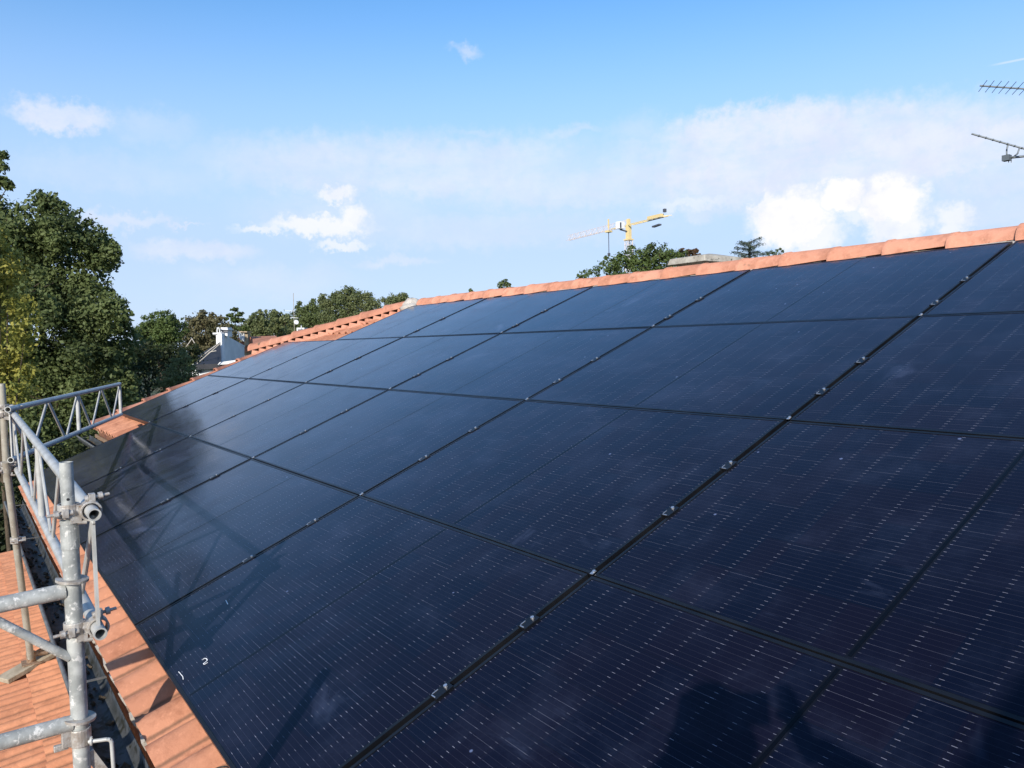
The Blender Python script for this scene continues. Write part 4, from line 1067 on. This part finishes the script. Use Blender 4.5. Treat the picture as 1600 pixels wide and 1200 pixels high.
V_ = [B(.0+HR,-.48,-.62), B(HR,-.48,-.45), B(HR,-.47,-.27), B(HR,-.38,-.14), B(HR,-.33,-.06),                # pelvis spine chest neck
      B(HR-.10,-.48,-.66), B(HR-.13,-.44,-1.08), B(HR-.13,-.48,FL+.09), B(HR-.14,-.36,FL+.04),
      B(HR+.10,-.48,-.66), B(HR+.12,-.45,-1.08), B(HR+.12,-.48,FL+.09), B(HR+.13,-.36,FL+.04),
      B(HR-.19,-.43,-.21), B(-.30,-.22,-.25), B(-.085,-.05,-.10),
      B(HR+.19,-.43,-.20), B(.42,-.26,-.18), B(.185,-.06,-.07)]
V_ = [v for v in V_]
E_ = [(0,1),(1,2),(2,3),(3,4),(0,5),(5,6),(6,7),(7,8),(0,9),(9,10),(10,11),(11,12),(2,13),(13,14),(14,15),(2,16),(16,17),(17,18)]
r_ = [(.15,.12),(.14,.11),(.16,.12),(.065,.065),(.06,.06),(.09,.09),(.065,.065),(.045,.045),(.04,.03),(.09,.09),(.065,.065),(.045,.045),(.04,.03),(.065,.065),(.045,.045),(.028,.028),(.065,.065),(.045,.045),(.028,.028)]
skin_chain('body', V_, E_, r_, M['cloth'], person)
hd_ = MB()
for i in range(13):
    for j in range(20):
        th_, ph = math.pi*i/12, 2*math.pi*j/20
        x_, y_, z_ = math.sin(th_)*math.cos(ph)*.078, math.sin(th_)*math.sin(ph)*.098, math.cos(th_)*.118
        if z_ < 0: x_ *= 1+z_*2.2; y_ *= 1+z_*1.4
        if y_ > .085 and -.03 < z_ < .005 and abs(x_) < .02: y_ += .02
        hd_.v.append(tuple(B(HR, -.30, .05)+Rt*x_+Fw*y_+Up*z_))
hd_.f = [(i*20+j, (i+1)*20+j, (i+1)*20+(j+1) % 20, i*20+(j+1) % 20) for i in range(12) for j in range(20)]; hd_.sm = [True]*len(hd_.f); hd_.mi = [0]*len(hd_.f)
head = hd_.build('head', M['skin'], person)
m = MB()
for s_ in (-1, 1):
    m.tube(B(HR+s_*.076, -.30, .06), B(HR+s_*.090, -.31, .03), .020, .014, n=8)
m.build('ears', M['skin'], head)
hm_ = MB(); keep = []
for i in range(8):
    for j in range(20):
        th_, ph = math.pi*i/12, 2*math.pi*j/20
        hm_.v.append(tuple(B(HR, -.315, .06)+Rt*(math.sin(th_)*math.cos(ph)*.086)+Fw*(math.sin(th_)*math.sin(ph)*.100)+Up*(math.cos(th_)*.124)))
hm_.f = [(i*20+j, (i+1)*20+j, (i+1)*20+(j+1) % 20, i*20+(j+1) % 20) for i in range(7) for j in range(20)]; hm_.sm = [True]*len(hm_.f); hm_.mi = [0]*len(hm_.f)
hm_.build('hair', M['hair'], person)
m = MB()
for s_ in (-.03, .03):
    m.tube(B(HR+s_, -.215, .065), B(HR+s_, -.208, .065), .012, .008, n=8)
m.bar(B(HR-.025,-.215,-.005), B(HR+.025,-.215,-.005), .006,.006); m.build('eyes_and_mouth', M['hair'], head)
# phone: lens looks out of its back near the left end
phone = thing('phone', 'black phone held sideways in both hands by the photographer', 'phone', bp(.045, -.012, -.02))
CR3 = CAM_R.copy()
m = MB(); m.box((0,0,0), (.162,.076,.008)); o = m.build('body', M['black'], phone); o.rotation_euler = CR3.to_euler(); bevel(o, .004)
def hand(cr, cz, sgn, name):
    # palm behind/under the phone end, four fingers wrapped to the back, thumb on the screen side
    o = thing_loc = None
    pal = B(cr+sgn*.045, -.055, cz-.045); wr = B(cr+sgn*.075, -.075, cz-.10)
    vs = [wr, pal]; es = [(0,1)]; rs = [.026, (.034,.018)]
    for k in range(4):
        z_ = .030-.019*k; ln = (.95,1.0,.95,.8)[k]
        i0 = len(vs)
        vs += [B(cr+sgn*.050, -.035, cz+z_), B(cr+sgn*.050, -.018-.002, cz+z_+.003), B(cr+sgn*(.050-.030*ln), -.016, cz+z_+.004)]
        es += [(1,i0),(i0,i0+1),(i0+1,i0+2)]; rs += [.010,.0088,.0075]
    i0 = len(vs); vs += [B(cr+sgn*.030, -.06, cz-.02), B(cr+sgn*.008, -.045, cz-.005)]; es += [(1,i0),(i0,i0+1)]; rs += [.012,.009]
    skin_chain('hand', vs, es, rs, M['skin'], person, root=1, sub=1)
hand(-.03, -.02, -1, 'l'); hand(.12, -.005, 1, 'r')
